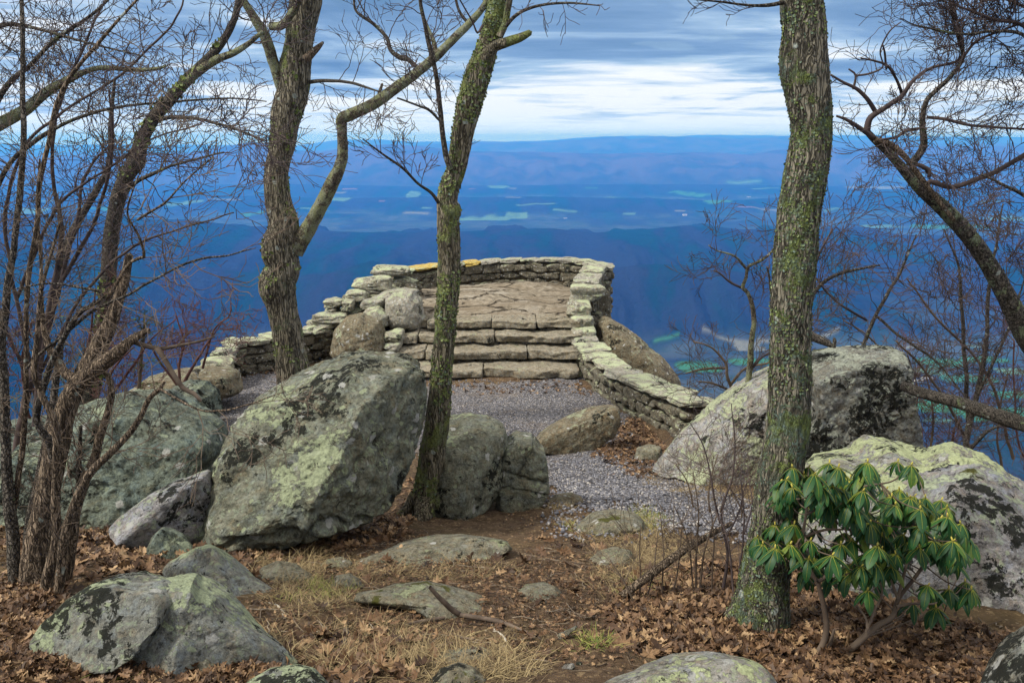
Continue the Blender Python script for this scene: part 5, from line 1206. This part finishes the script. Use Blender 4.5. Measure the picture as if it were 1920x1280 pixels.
shrub('bare_shrub', 'spreading leafless shrub rooted just outside the low wall', 'shrub', [
    ([(1410, 800, 8), (1385, 750, 8), (1365, 710, 7), (1360, 680, 6), (1330, 650, 4), (1300, 640, 3)], 10.2, 10.0), ([(1370, 720, 6), (1400, 690, 6), (1440, 680, 5), (1480, 660, 3)], 10.2, 9.9),
    ([(1360, 690, 6), (1320, 690, 5), (1285, 700, 3)], 10.2, 10), ([(1385, 740, 6), (1340, 720, 5), (1310, 715, 3)], 10.2, 10), ([(1400, 760, 6), (1450, 720, 5), (1480, 700, 3)], 10.2, 10)],
    ['twig_tan', 'twig_tan'], 7, 0.42, 2, 40, 0.0026, P(1410, 800, 10.2), 'twig', twr=0.005)
shrub('bare_shrub', 'hazy purple-brown thicket of leafless saplings on the slope below the fallen log', 'shrub', [
    ([(1730, 980, 8), (1740, 880, 6), (1750, 780, 4), (1735, 690, 3)], 10.5, 10.5), ([(1790, 980, 8), (1780, 880, 6), (1790, 800, 4)], 10.8, 10.5), ([(1860, 1000, 8), (1880, 900, 6), (1870, 800, 4), (1890, 700, 3)], 10.5, 10.5),
    ([(1920, 1000, 8), (1930, 900, 6), (1905, 800, 4), (1900, 640, 3)], 10.2, 10.2), ([(1760, 960, 8), (1700, 860, 5), (1720, 740, 3), (1700, 660, 2)], 10.8, 10.6), ([(1960, 1000, 8), (1950, 800, 6), (1960, 600, 4)], 10, 10)],
    ['twig_tan', 'twig_red'], 6, 0.7, 3, 41, 0.0026, P(1800, 990, 10.5), 'twig_red', twr=0.005)
shrub('bare_shrub', 'network of pale thin branches standing against the green fields beyond the boulders', 'shrub', [
    ([(1730, 900, 7), (1700, 780, 6), (1670, 690, 5), (1640, 640, 4), (1580, 600, 3)], 10.2, 10.2), ([(1850, 900, 7), (1790, 780, 6), (1730, 690, 5), (1680, 640, 4)], 10.3, 10.2), ([(1900, 860, 7), (1850, 700, 6), (1760, 600, 5), (1700, 520, 3)], 10.3, 10.2)],
    ['twig_tan'], 9, 0.7, 2, 42, 0.0030, P(1760, 930, 10.3), 'twig', twr=0.006)

# fallen timber
def log(name, label, pts, d0, d1, mat, cat='log', sides=16, amp=0.06, stubs=()):
    q, r = limb_px(pts, d0, d1, 0.004, int(pts[0][0]), 0.03)
    a = Acc(); tube(a, q, r, sides, int(pts[0][0]), amp, 12.0)
    for s, sr in stubs:
        q2, r2 = limb_px(s, sr[0], sr[1], 0, 3, 0.03); tube(a, q2, r2, 8, 4, 0.04, 12.0)
    o = a.build(name, M[mat], None, True, q[0]); return tag(o, label, cat)
log('fallen_log', 'long dead log leaning out from behind the square-shouldered boulder over the slope', [(1690, 722, 18), (1725, 735, 20), (1790, 752, 23), (1850, 772, 26), (1910, 792, 28), (1990, 815, 30)], 7.9, 7.0, 'bark_grey')
log('fallen_log', 'short dark log end poking out between the thick tree and the boulder cap', [(1490, 608, 20), (1512, 625, 18), (1540, 638, 14), (1560, 648, 9)], 8.9, 8.7, 'bark_grey', stubs=[([(1564, 652, 6), (1565, 640, 7), (1564, 634, 5)], (8.6, 8.6))])

# ------------------------------------------------------------ rhododendron
DH = G(1545, 1235)[1]
rh = empty('rhododendron_bush', G(1570, 1240), 'rhododendron with drooping glossy green leaf whorls and yellow buds, in front of the boulders', 'bush')
whorls = [(128, 535), (235, 465), (315, 415), (235, 605), (265, 210), (405, 160), (435, 115), (560, 95), (615, 120), (690, 185), (790, 90), (970, 85), (1050, 105), (340, 120), (655, 265), (560, 305), (540, 180), (785, 385), (885, 405), (970, 385), (1070, 430), (920, 540), (660, 510), (845, 450), (1150, 515), (1135, 300), (1230, 315), (1270, 415), (1265, 515), (1350, 455), (1375, 520), (820, 785), (1150, 825), (1275, 850), (1375, 805), (460, 655), (540, 600), (600, 700), (325, 580), (860, 600), (780, 640), (1060, 930), (1200, 960), (1030, 290), (900, 250), (760, 260), (340, 240), (480, 250), (600, 200), (980, 250), (1190, 380), (700, 330), (1000, 520), (1100, 600), (1210, 600), (960, 640), (400, 620), (450, 340), (1300, 560), (840, 700)]
rg = RG(77)
for _ in range(95):
    i_, j_ = rg.integers(0, 60, 2)
    a_, b_ = whorls[i_], whorls[j_]
    if abs(a_[0] - b_[0]) + abs(a_[1] - b_[1]) < 460: whorls.append(((a_[0] + b_[0]) / 2 + rg.normal(0, 15), (a_[1] + b_[1]) / 2 + 25))
lv, ribs, buds = Acc(), Acc(), Acc()
tips = []
for (qx, qy) in whorls + [(x_ + 35, y_ + 45) for x_, y_ in whorls[::2]] + [(x_ - 30, y_ + 70) for x_, y_ in whorls[1::3]]:
    px, py = 1380 + qx / 3.2, 840 + qy / 3.2
    y = DH + rg.uniform(-0.25, 0.42)
    c = P(px, py, y); tips.append(c)
    lean_ = rg.normal(0, 0.25, 3) * (1, 1, 0.3) + (0, -0.1, 1.0); lean_ /= np.linalg.norm(lean_)
    nl2 = rg.integers(8, 13)
    for k in range(nl2):
        az = k / nl2 * 2 * pi + rg.uniform(-0.3, 0.3)
        droop = rg.uniform(0.75, 1.5)
        L = rg.uniform(0.055, 0.11); Wd = L * rg.uniform(0.14, 0.18)
        out = np.array((cos(az), sin(az), 0.0)) + lean_ * 0.12
        side = np.array((-sin(az), cos(az), 0.0))
        n = 7
        row = []
        for i in range(n):
            t_ = i / (n - 1)
            bend = min(1.5, droop * (0.45 + 0.75 * t_))
            # integrate along the curving midrib
            if i == 0: pos = c + out * 0.004
            else: pos = pos + (out * cos(bend) - np.array((0, 0, 1.0)) * sin(bend)) * L / (n - 1)
            wv_ = Wd * (0.10 if t_ < 0.12 else sin(pi * min(1, (t_ - 0.06) / 0.94) ** 0.8) ** 0.8 + 0.03)
            nrm = np.cross(side, out * cos(bend) - np.array((0, 0, 1.0)) * sin(bend))
            fold = wv_ * 0.28
            row.append((pos - side * wv_ - nrm * 0 + np.array((0, 0, -fold)), pos, pos + side * wv_ + np.array((0, 0, -fold))))
        V = np.array(row).reshape(-1, 3); lv.add(V, grid_faces(n, 3))
        mid = np.array([r_[1] for r_ in row[:6]]) + (0, -0.0008, 0.0012)
        tube(ribs, mid, np.linspace(0.0011, 0.0004, 6), 3, closed_tip=False)
    V, Fc = ico(2)
    buds.add(c + lean_ * 0.011 + (V[:, :1] * np.array((0.0036, 0, 0)) + V[:, 1:2] * np.array((0, 0.0036, 0)) + V[:, 2:] * lean_ * 0.009 * (1 - 0.0)), Fc)
fol = lv.build('foliage', M['rhodo'], rh); tag(ribs.build('leaf_ribs', M['rib'], fol), kind='stuff'); tag(buds.build('buds', M['bud'], fol), kind='stuff')
R5 = lambda x, y: (1380 + x / 3.2, 840 + y / 3.2)
stems = [[(*R5(455, 1275), 13), (*R5(520, 1180), 12), (*R5(545, 1080), 11), (*R5(530, 960), 10), (*R5(505, 860), 9), (*R5(480, 790), 8), (*R5(420, 745), 7), (*R5(370, 725), 6)],
         [(*R5(490, 800), 7), (*R5(540, 760), 6), (*R5(560, 650), 5), (*R5(600, 560), 4)],
         [(*R5(600, 1265), 14), (*R5(700, 1190), 13), (*R5(780, 1120), 12), (*R5(860, 1060), 11), (*R5(940, 1010), 10), (*R5(975, 900), 8), (*R5(1060, 790), 7), (*R5(1130, 700), 6), (*R5(1200, 620), 5), (*R5(1260, 540), 4)],
         [(*R5(960, 950), 6), (*R5(1060, 930), 5), (*R5(1200, 935), 4), (*R5(1280, 880), 3)],
         [(*R5(970, 900), 6), (*R5(1010, 760), 6), (*R5(1050, 620), 5), (*R5(1080, 480), 4)],
         [(*R5(965, 890), 5), (*R5(920, 760), 5), (*R5(860, 640), 4), (*R5(830, 520), 4)],
         [(*R5(790, 1080), 6), (*R5(770, 1000), 4), (*R5(640, 840), 3)],
         [(*R5(380, 590), 7), (*R5(400, 520), 6), (*R5(420, 400), 5), (*R5(430, 260), 4)], [(*R5(480, 790), 6), (*R5(390, 610), 6), (*R5(400, 540), 6), (*R5(520, 490), 5), (*R5(650, 480), 4), (*R5(740, 400), 4)],
         [(*R5(660, 760), 5), (*R5(780, 735), 5), (*R5(900, 710), 4)], [(*R5(500, 1270), 10), (*R5(555, 1190), 8), (*R5(590, 1090), 5)],
         [(*R5(780, 1100), 5), (*R5(830, 980), 5), (*R5(870, 820), 4), (*R5(700, 500), 3)], [(*R5(420, 400), 5), (*R5(600, 300), 4), (*R5(760, 230), 4), (*R5(930, 200), 3), (*R5(1000, 140), 3)]]
a = Acc()
for s in stems:
    q, r = limb_px(s, DH, DH + 0.08, 0.004, int(s[0][0]), 0.02); tube(a, q, r, 8, 4, 0.04, 12)
allp = np.concatenate([limb_px(s, DH, DH + 0.08, 0, 0, 0.03)[0] for s in stems])
for c in tips:                     # every whorl hangs on its own twig
    q0 = allp[np.argmin(np.linalg.norm((allp - c) * (1, 0.6, 1), axis=1) + 10 * (allp[:, 2] > c[2] + 0.02))]
    mid = (q0 + c) / 2 + (0, 0, -0.02)
    pp = catmull(np.array([q0, mid, c]), 0.03); tube(a, pp, np.linspace(0.0032, 0.002, len(pp)), 5)
a.build('branches', M['twig_tan'], rh)

# ------------------------------------------------------------ thin saplings by the path
def sapling(name, label, stems, seed, mat='twig_tan', n=5, L=0.2, lvl=1, group='leafless saplings beside the thick tree', rmin=0.0013):
    shrub(name, label, 'sapling', stems, [mat], n, L, lvl, seed, rmin, G(stems[0][0][0][0], stems[0][0][0][1]), mat, group, 0.0022, (2, 4), 0.3, 0.1, (0, 0, 0.6), 0.12)
dS = G(1290, 1120)[1]
sapling('sapling', 'tallest dark thin sapling forking above the pitted boulder foot', [([(1355, 1110, 7), (1362, 1050, 6), (1350, 970, 5), (1372, 900, 4), (1378, 830, 3), (1370, 760, 2)], dS, dS), ([(1350, 980, 5), (1335, 910, 4), (1320, 840, 3), (1290, 790, 2)], dS, dS), ([(1360, 1010, 4), (1385, 960, 3), (1400, 910, 2)], dS, dS)], 61, 'twig', 6)
sapling('sapling', 'thin brown whips standing just behind the leaning dead stick', [([(1305, 1105, 5), (1308, 1020, 4), (1310, 950, 3), (1300, 880, 2)], dS, dS), ([(1312, 1105, 5), (1322, 1030, 4), (1345, 960, 3)], dS, dS), ([(1300, 1105, 4), (1290, 1020, 3), (1262, 950, 2)], dS, dS), ([(1335, 1105, 4), (1340, 1020, 3), (1330, 930, 2)], dS, dS)], 62)
sapling('sapling', 'cluster of short bare whips in dry grass at the low end of the dead stick', [([(1200, 1125, 4), (1203, 1060, 3), (1200, 980, 2)], dS - 0.1, dS - 0.1), ([(1210, 1130, 4), (1225, 1070, 3), (1230, 1000, 2)], dS - 0.1, dS), ([(1240, 1130, 4), (1242, 1060, 3), (1238, 970, 2)], dS - 0.1, dS), ([(1190, 1130, 5), (1165, 1080, 4), (1140, 1040, 2)], dS - 0.2, dS - 0.2), ([(1258, 1130, 4), (1275, 1060, 3), (1280, 990, 2)], dS, dS)], 63, 'twig_tan', 4)
sapling('sapling', 'low wiry brown brush at the foot of the pitted boulder', [([(1330, 960, 4), (1330, 900, 3), (1345, 850, 2)], dS + 1.6, dS + 1.6), ([(1350, 960, 4), (1370, 900, 3), (1390, 860, 2)], dS + 1.6, dS + 1.6), ([(1390, 970, 4), (1395, 920, 3), (1420, 880, 2)], dS + 1.4, dS + 1.4), ([(1400, 970, 4), (1360, 900, 3), (1300, 880, 2)], dS + 1.4, dS + 1.4), ([(1300, 950, 4), (1290, 900, 3), (1270, 870, 2)], dS + 1.6, dS + 1.6)], 64, 'twig_tan', 7, 0.25, 2)
sapling('sapling', 'grey-brown whips rising beside the trunk of the thick tree', [([(1385, 1120, 5), (1390, 1040, 4), (1395, 960, 3), (1388, 900, 2)], dS - 0.3, dS - 0.3), ([(1375, 1110, 5), (1362, 1010, 4), (1340, 960, 3)], dS - 0.3, dS - 0.2), ([(1395, 1000, 4), (1410, 940, 3), (1400, 880, 2)], dS - 0.2, dS)], 65, 'twig', 5)

# sticks
log('stick', 'dark mossy dead stick leaning up from the dry grass towards the thick tree', [(1165, 1118, 16), (1210, 1085, 18), (1270, 1040, 17), (1320, 1008, 13), (1372, 980, 8)], dS - 0.15, dS + 0.1, 'bark_dead', 'stick', 10)
gs = lambda pts: [(x, y - 2, w_) for x, y, w_ in pts]
def ground_stick(label, pts, mat='stick', lift=0.008, stubs=()):
    q = np.array([(*(G(x, y) + (0, 0, lift)), w_ * 0.5 * axial(G(x, y)) / F) for x, y, w_ in pts])
    q = catmull(q, 0.02); a = Acc(); tube(a, q[:, :3], np.maximum(q[:, 3], 0.001), 8, int(pts[0][0]), 0.07, 14.0)
    for s in stubs:
        e = np.array([(*(G(x, y) + (0, 0, lift)), w_ * 0.5 * axial(G(x, y)) / F) for x, y, w_ in s]); e = catmull(e, 0.02)
        tube(a, e[:, :3], np.maximum(e[:, 3], 0.0008), 6, 3, 0.05, 14.0)
    o = a.build('stick', M[mat], None, True, q[0, :3]); return tag(o, label, 'stick')
a = Acc(); q, r = limb_px([(806, 1100, 7), (822, 1118, 9), (845, 1140, 10), (862, 1152, 10)], G(840, 1160)[1] - 0.06, G(850, 1160)[1] - 0.02, 0, 1, 0.02); tube(a, q, r, 8, 3, 0.06, 14)
q2, r2 = limb_px([(862, 1152, 10), (900, 1158, 9), (940, 1166, 8), (990, 1185, 4)], G(850, 1160)[1] - 0.02, G(960, 1185)[1] - 0.03, 0, 1, 0.02); tube(a, q2, r2, 8, 3, 0.06, 14)
tag(a.build('stick', M['stick'], None, True, q[0]), 'bent dark stick lying across the mossy whaleback rock', 'stick')
ground_stick('brown broken stick pointing up the slope in dead leaves, below the whaleback rock', [(700, 1232, 9), (725, 1215, 9), (758, 1194, 7)])
ground_stick('short upright-looking brown stub of wood beside the flat slab boulder corner', [(645, 1216, 12), (648, 1195, 13), (650, 1172, 10)], 'stick')
ground_stick('pale forked dead branch beside the ridge of the wide grey slab', [(486, 1132, 5), (515, 1136, 6), (530, 1150, 7), (534, 1165, 6)], 'stick_pale', stubs=[[(534, 1165, 5), (542, 1145, 4), (550, 1128, 3)]])
ground_stick('crooked pale twig curled on the bare dirt below the whaleback rock', [(920, 1165, 3), (925, 1180, 4), (945, 1198, 5), (947, 1212, 5), (935, 1220, 4)], 'stick_pale', stubs=[[(925, 1185, 3), (960, 1200, 3), (990, 1208, 3)]])
ground_stick('gnarled surface root crossing the dirt near the pentagonal stone', [(1005, 1145, 10), (1025, 1140, 10), (1050, 1142, 12), (1062, 1146, 10), (1078, 1140, 8)], 'bark_dead', 0.0)
ground_stick('thin black stick on the dirt under the whaleback rock', [(855, 1195, 5), (880, 1200, 4), (905, 1204, 3)])
ground_stick('dark twig bundle fallen between leaves and whaleback rock', [(755, 1175, 4), (790, 1168, 8), (840, 1160, 8), (862, 1158, 5)])
ground_stick('straight dead stick lying on brown soil below the giant boulder', [(490, 1048, 4), (550, 1036, 6), (600, 1020, 5)])

# ------------------------------------------------------------ ground cover
def scatter(poly_px, n, rg, jitter=0.0):
    poly = GP(poly_px); lo, hi = poly.min(0), poly.max(0)
    out = np.zeros((0, 2))
    while len(out) < n:
        p = lo + rg.random((n * 2, 2)) * (hi - lo)
        p = p[inside(poly, p[:, 0] + rg.normal(0, 0.08, len(p)), p[:, 1] + rg.normal(0, 0.08, len(p)))]
        out = np.vstack([out, p])
    return out[:n]

OAK = np.array([(0, 0), (0.12, 0.10), (0.06, 0.2), (0.30, 0.34), (0.13, 0.42), (0.40, 0.60), (0.16, 0.66), (0.24, 0.86), (0.06, 0.88), (0, 1.0)])
half = OAK[1:-1]
out2 = np.vstack([OAK[:1], half, OAK[-1:], half[::-1] * (-1, 1)])       # 18 points round the leaf
def leaves(name, regions, seed, mat, label=None, size=(0.05, 0.11), lift=0.02):
    rg = np.random.default_rng(seed)
    xy = np.vstack([scatter(p, n, rg) for p, n in regions])
    n = len(xy); z = hf(xy[:, 0], xy[:, 1])
    L = rg.uniform(*size, n)
    az = rg.uniform(0, 2 * pi, n)
    up = rg.normal(0, 0.42, (n, 3)); up[:, 2] = 1; up /= np.linalg.norm(up, axis=1, keepdims=True)
    d = np.stack([np.cos(az), np.sin(az), np.zeros(n)], -1); d -= up * (d * up).sum(1, keepdims=True); d /= np.linalg.norm(d, axis=1, keepdims=True)
    s = np.cross(up, d)
    curl = rg.normal(0.15, 0.5, n); fold = rg.uniform(-0.2, 0.8, n)
    K = len(out2)
    t_ = out2[:, 1][None] - 0.5; u_ = out2[:, 0][None] * rg.uniform(0.75, 1.15, (n, 1))
    h = curl[:, None] * (t_ ** 2) * 1.6 + fold[:, None] * np.abs(u_) + rg.normal(0, 0.03, (n, K))
    base = np.stack([xy[:, 0], xy[:, 1], z + rg.uniform(0, lift, n) + 0.006], -1)
    V = base[:, None] + L[:, None, None] * (d[:, None] * t_[..., None] + s[:, None] * u_[..., None] + up[:, None] * h[..., None])
    mid = base + L[:, None] * up * (curl * 0.0)[:, None]
    V = np.concatenate([V, mid[:, None]], 1).reshape(-1, 3)
    j = np.arange(K); tri = np.stack([np.full(K, K), j, (j + 1) % K], -1)
    Fc = (np.arange(n)[:, None, None] * (K + 1) + tri[None]).reshape(-1, 3)
    o = build(name, V, Fc, M[mat], None, False); tag(o, label, kind='stuff'); return o

right_leaves = [(1160, 1130), (1250, 1090), (1330, 1060), (1400, 1080), (1500, 1080), (1600, 1120), (1700, 1180), (1850, 1200), (1900, 1200), (1900, 1300), (1430, 1320), (1400, 1230), (1250, 1230), (1150, 1180)]
left_leaves = [(-60, 1110), (100, 1110), (60, 1180), (170, 1240), (360, 1240), (540, 1250), (480, 1300), (-60, 1310)]
leaves('leaf_litter', [(right_leaves, 3600), (left_leaves, 2600), ([(150, 1000), (400, 1010), (520, 1060), (480, 1100), (300, 1090), (150, 1110)], 500),
    ([(440, 690), (530, 690), (530, 705), (440, 712)], 700), ([(1110, 860), (1180, 780), (1240, 830), (1290, 880), (1200, 900)], 1400), ([(560, 1180), (760, 1180), (800, 1290), (560, 1300)], 160), ([(850, 720), (1080, 715), (1120, 750), (1060, 735), (850, 738)], 160),
    ([(640, 985), (780, 960), (760, 1010), (650, 1040), (430, 1060), (430, 1040)], 260), ([(560, 1050), (1250, 1000), (1250, 1250), (560, 1250)], 110), ([(700, 880), (790, 900), (790, 980), (740, 980)], 150),
    ([(0, 990), (200, 960), (400, 1000), (300, 1060), (0, 1120)], 400)], 201, 'litter', 'brown curled oak leaves lying thick on the ground')
leaves('leaf_litter', [(right_leaves, 3200), (left_leaves, 2600)], 204, 'litter', 'torn half-sized oak leaves among the large ones', (0.025, 0.055), 0.05)
leaves('leaf_litter', [([(430, 1020), (760, 990), (960, 1060), (1160, 1030), (1230, 1240), (540, 1270)], 7500), ([(0, 1000), (400, 1010), (500, 1100), (0, 1130)], 1200), ([(940, 940), (1080, 920), (1200, 1010), (1000, 1050)], 900), ([(1200, 900), (1500, 960), (1400, 1080), (1200, 1030)], 500)], 202, 'litter', 'small crumbled leaf scraps trodden into the dirt', (0.012, 0.032), 0.006)

def blades(name, regions, seed, mat, label, length=(0.05, 0.14), lay=0.8, w_=0.0016):
    rg = np.random.default_rng(seed)
    xy = []; 
    for p, n, tuft in regions:
        c = scatter(p, max(3, n // tuft), rg); k = rg.integers(0, len(c), n)
        xy.append(c[k] + rg.normal(0, 0.035, (n, 2)))
    xy = np.vstack(xy); n = len(xy); z = hf(xy[:, 0], xy[:, 1])
    L = rg.uniform(*length, n); az = rg.uniform(0, 2 * pi, n) + fbm(pt3(xy[:, 0] * 2, xy[:, 1] * 2), 2, seed) * 3
    el = np.clip(rg.normal(1 - lay, 0.35, n), 0.03, 1.4)
    K = 4; pos = np.stack([xy[:, 0], xy[:, 1], z - 0.005], -1)
    side = np.stack([-np.sin(az), np.cos(az), rg.normal(0, 0.3, n)], -1)
    rows = []
    for i in range(K):
        t_ = i / (K - 1); ww = w_ * (1 - 0.75 * t_)
        rows += [pos - side * ww, pos + side * ww]
        e = el * (1 - 0.9 * t_)
        pos = pos + np.stack([np.cos(az) * np.cos(e), np.sin(az) * np.cos(e), np.sin(e)], -1) * (L / (K - 1))[:, None]
        pos[:, 2] = np.maximum(pos[:, 2], z + 0.003)
    V = np.stack(rows, 1).reshape(-1, 3)
    q = np.array([[0, 1, 3, 2], [2, 3, 5, 4], [4, 5, 7, 6]])
    Fc = (np.arange(n)[:, None, None] * (2 * K) + q[None]).reshape(-1, 4)
    tag(build(name, V, Fc, M[mat], None, False), label, kind='stuff')
blades('dry_grass', [([(470, 1050), (600, 1040), (700, 1070), (640, 1180), (540, 1180), (500, 1110)], 3200, 40), ([(600, 1180), (780, 1180), (900, 1240), (720, 1290), (600, 1280)], 2000, 40), ([(640, 1065), (900, 1070), (980, 1085), (900, 1090), (680, 1085)], 700, 40),
    ([(1100, 1060), (1220, 960), (1300, 1040), (1330, 1100), (1180, 1150), (1130, 1150), (1110, 1100)], 3800, 40), ([(1180, 880), (1300, 900), (1460, 930), (1460, 960), (1330, 940), (1210, 910)], 4500, 40), ([(780, 1255), (960, 1210), (1000, 1290), (780, 1290)], 1500, 30),
    ([(1060, 985), (1220, 960), (1240, 1010), (1060, 1020)], 1500, 40), ([(430, 1180), (560, 1200), (560, 1270), (430, 1270)], 900, 30), ([(1000, 940), (1060, 940), (1060, 960), (1000, 960)], 400, 30)], 211, 'straw', 'matted straw-coloured winter grass')
blades('green_grass', [([(1175, 960), (1225, 950), (1240, 990), (1180, 1005)], 1500, 50), ([(1070, 985), (1180, 985), (1180, 1005), (1070, 1005)], 500, 30), ([(580, 1095), (640, 1100), (640, 1130), (580, 1130)], 400, 30), ([(130, 1255), (230, 1255), (230, 1290), (130, 1290)], 500, 30), ([(1180, 1100), (1250, 1080), (1250, 1140), (1180, 1140)], 250, 20), ([(1090, 1200), (1120, 1200), (1120, 1215), (1090, 1215)], 200, 20)], 212, 'grass', 'sparse green grass tufts', (0.04, 0.10), 0.5)

# straw-thin twigs trodden into the dirt
rg = np.random.default_rng(221)
xy = np.vstack([scatter([(430, 1040), (760, 990), (960, 1040), (1200, 1000), (1260, 1290), (0, 1300), (0, 1130)], 700, rg), scatter([(0, 1000), (430, 1010), (430, 1100), (0, 1130)], 160, rg), scatter([(1160, 1080), (1900, 1180), (1900, 1290), (1160, 1290)], 200, rg)])
a = Acc()
for (x, y) in xy:
    L = rg.uniform(0.04, 0.22); az = rg.uniform(0, 2 * pi); tt = np.linspace(-0.5, 0.5, 5)
    px_w = x + cos(az) * L * tt + rg.normal(0, 0.006, 5); py_w = y + sin(az) * L * tt + rg.normal(0, 0.006, 5)
    tube(a, np.stack([px_w, py_w, hf(px_w, py_w) + 0.006 + rg.uniform(0, 0.012)], -1), np.linspace(0.0026, 0.0012, 5) * rg.uniform(0.5, 1.5), 4, closed_tip=False)
tag(a.build('twig_litter', leaf_mat('twig_litter', [(0.0, (0.03, 0.02, 0.014)), (0.5, (0.11, 0.075, 0.05)), (0.85, (0.22, 0.17, 0.12)), (1.0, (0.38, 0.32, 0.25))])), 'broken twigs scattered on the dirt', kind='stuff')

# loose chips of gravel on the path and strewn beyond its edges
rg = np.random.default_rng(231)
xy = np.vstack([scatter([(1030, 860), (1200, 860), (1290, 900), (1440, 960), (1440, 1020), (1280, 1000), (1060, 940)], 9000, rg), scatter([(400, 800), (440, 700), (800, 705), (1150, 740), (1170, 860), (800, 860)], 7000, rg), scatter([(1000, 920), (1200, 930), (1300, 1000), (1060, 1020)], 1200, rg)])
V0, F0 = ico(1)
n = len(xy); s = rg.uniform(0.004, 0.013, (n, 1, 1)) * (1 + 0.5 * rg.random((n, 1, 1))) * rg.uniform(0.6, 1.2, (n, 1, 3))
V = V0[None] * s * (1 + rg.normal(0, 0.13, (n, len(V0), 1))) + np.stack([xy[:, 0], xy[:, 1], hf(xy[:, 0], xy[:, 1]) + 0.014], -1)[:, None]
tag(build('gravel_chips', V.reshape(-1, 3), (np.arange(n)[:, None, None] * len(V0) + F0[None]).reshape(-1, 3), M['pebble'], None, False), 'grey crushed stone chips', kind='stuff')

# hemlock saplings by the cliff edge on the far side
def hemlock(label, stem, sprays, d, seed):
    root = empty('hemlock_sapling', P(stem[0][0], stem[0][1], d), label, 'sapling', 'young hemlocks at the cliff edge')
    q, r = limb_px(stem, d, d, 0.01, seed, 0.06); a = Acc(); tube(a, q, r, 8, seed, 0.03); a.build('trunk', M['twig_tan'], root)
    rg = RG(seed); nd, br = Acc(), Acc()
    for (x0, y0, x1, y1) in sprays:
        A, B = P(x0, y0, d), P(x1, y1, d - 0.2)
        pp = catmull(np.array([A, (A + B) / 2 + (0, 0, 0.05), B]), 0.05); tube(br, pp, np.linspace(0.007, 0.003, len(pp)), 5)
        for i in range(len(pp)):
            for k in range(3):
                dr = (B - A) / np.linalg.norm(B - A) + rg.normal(0, 0.7, 3) * (1, 1, 0.5); dr /= np.linalg.norm(dr); Ls = rg.uniform(0.08, 0.22)
                sd_ = np.cross(dr, (0, 0, 1.0)); sd_ /= np.linalg.norm(sd_) + 1e-9
                tt = np.linspace(0, 1, 9)[:, None]; c_ = pp[i] + dr * Ls * tt + (0, 0, -0.05) * tt ** 2
                for sgn in (-1, 1):
                    e = c_ + sd_ * sgn * 0.02 * (1 - 0.5 * tt) + dr * 0.008
                    V = np.stack([c_, c_ + dr * 0.007, e], 1).reshape(-1, 3)
                    nd.add(V, np.arange(27).reshape(9, 3))
    br.build('branches', M['twig_tan'], root); nd.build('foliage', M['hemlock'], root)
hemlock('yellow-green hemlock sapling behind the snapped dead stem', [(258, 820, 8), (262, 720, 7), (268, 640, 5), (272, 590, 3)], [(265, 640, 305, 620), (265, 640, 235, 655), (268, 620, 250, 600), (268, 615, 290, 600), (262, 680, 225, 690), (262, 690, 300, 680), (260, 730, 300, 722), (270, 600, 275, 585), (262, 660, 290, 650)], 9.8, 71)
hemlock('darker hemlock sapling with level sprays at the far edge of the thicket', [(66, 860, 10), (70, 700, 8), (75, 560, 6), (78, 440, 3)], [(70, 700, 130, 715), (70, 620, 20, 630), (72, 600, 175, 600), (72, 560, 40, 550), (75, 500, 120, 490), (70, 740, 10, 760), (70, 780, 140, 790), (68, 830, 110, 840), (76, 460, 50, 450), (72, 660, 120, 650)], 10.2, 72)
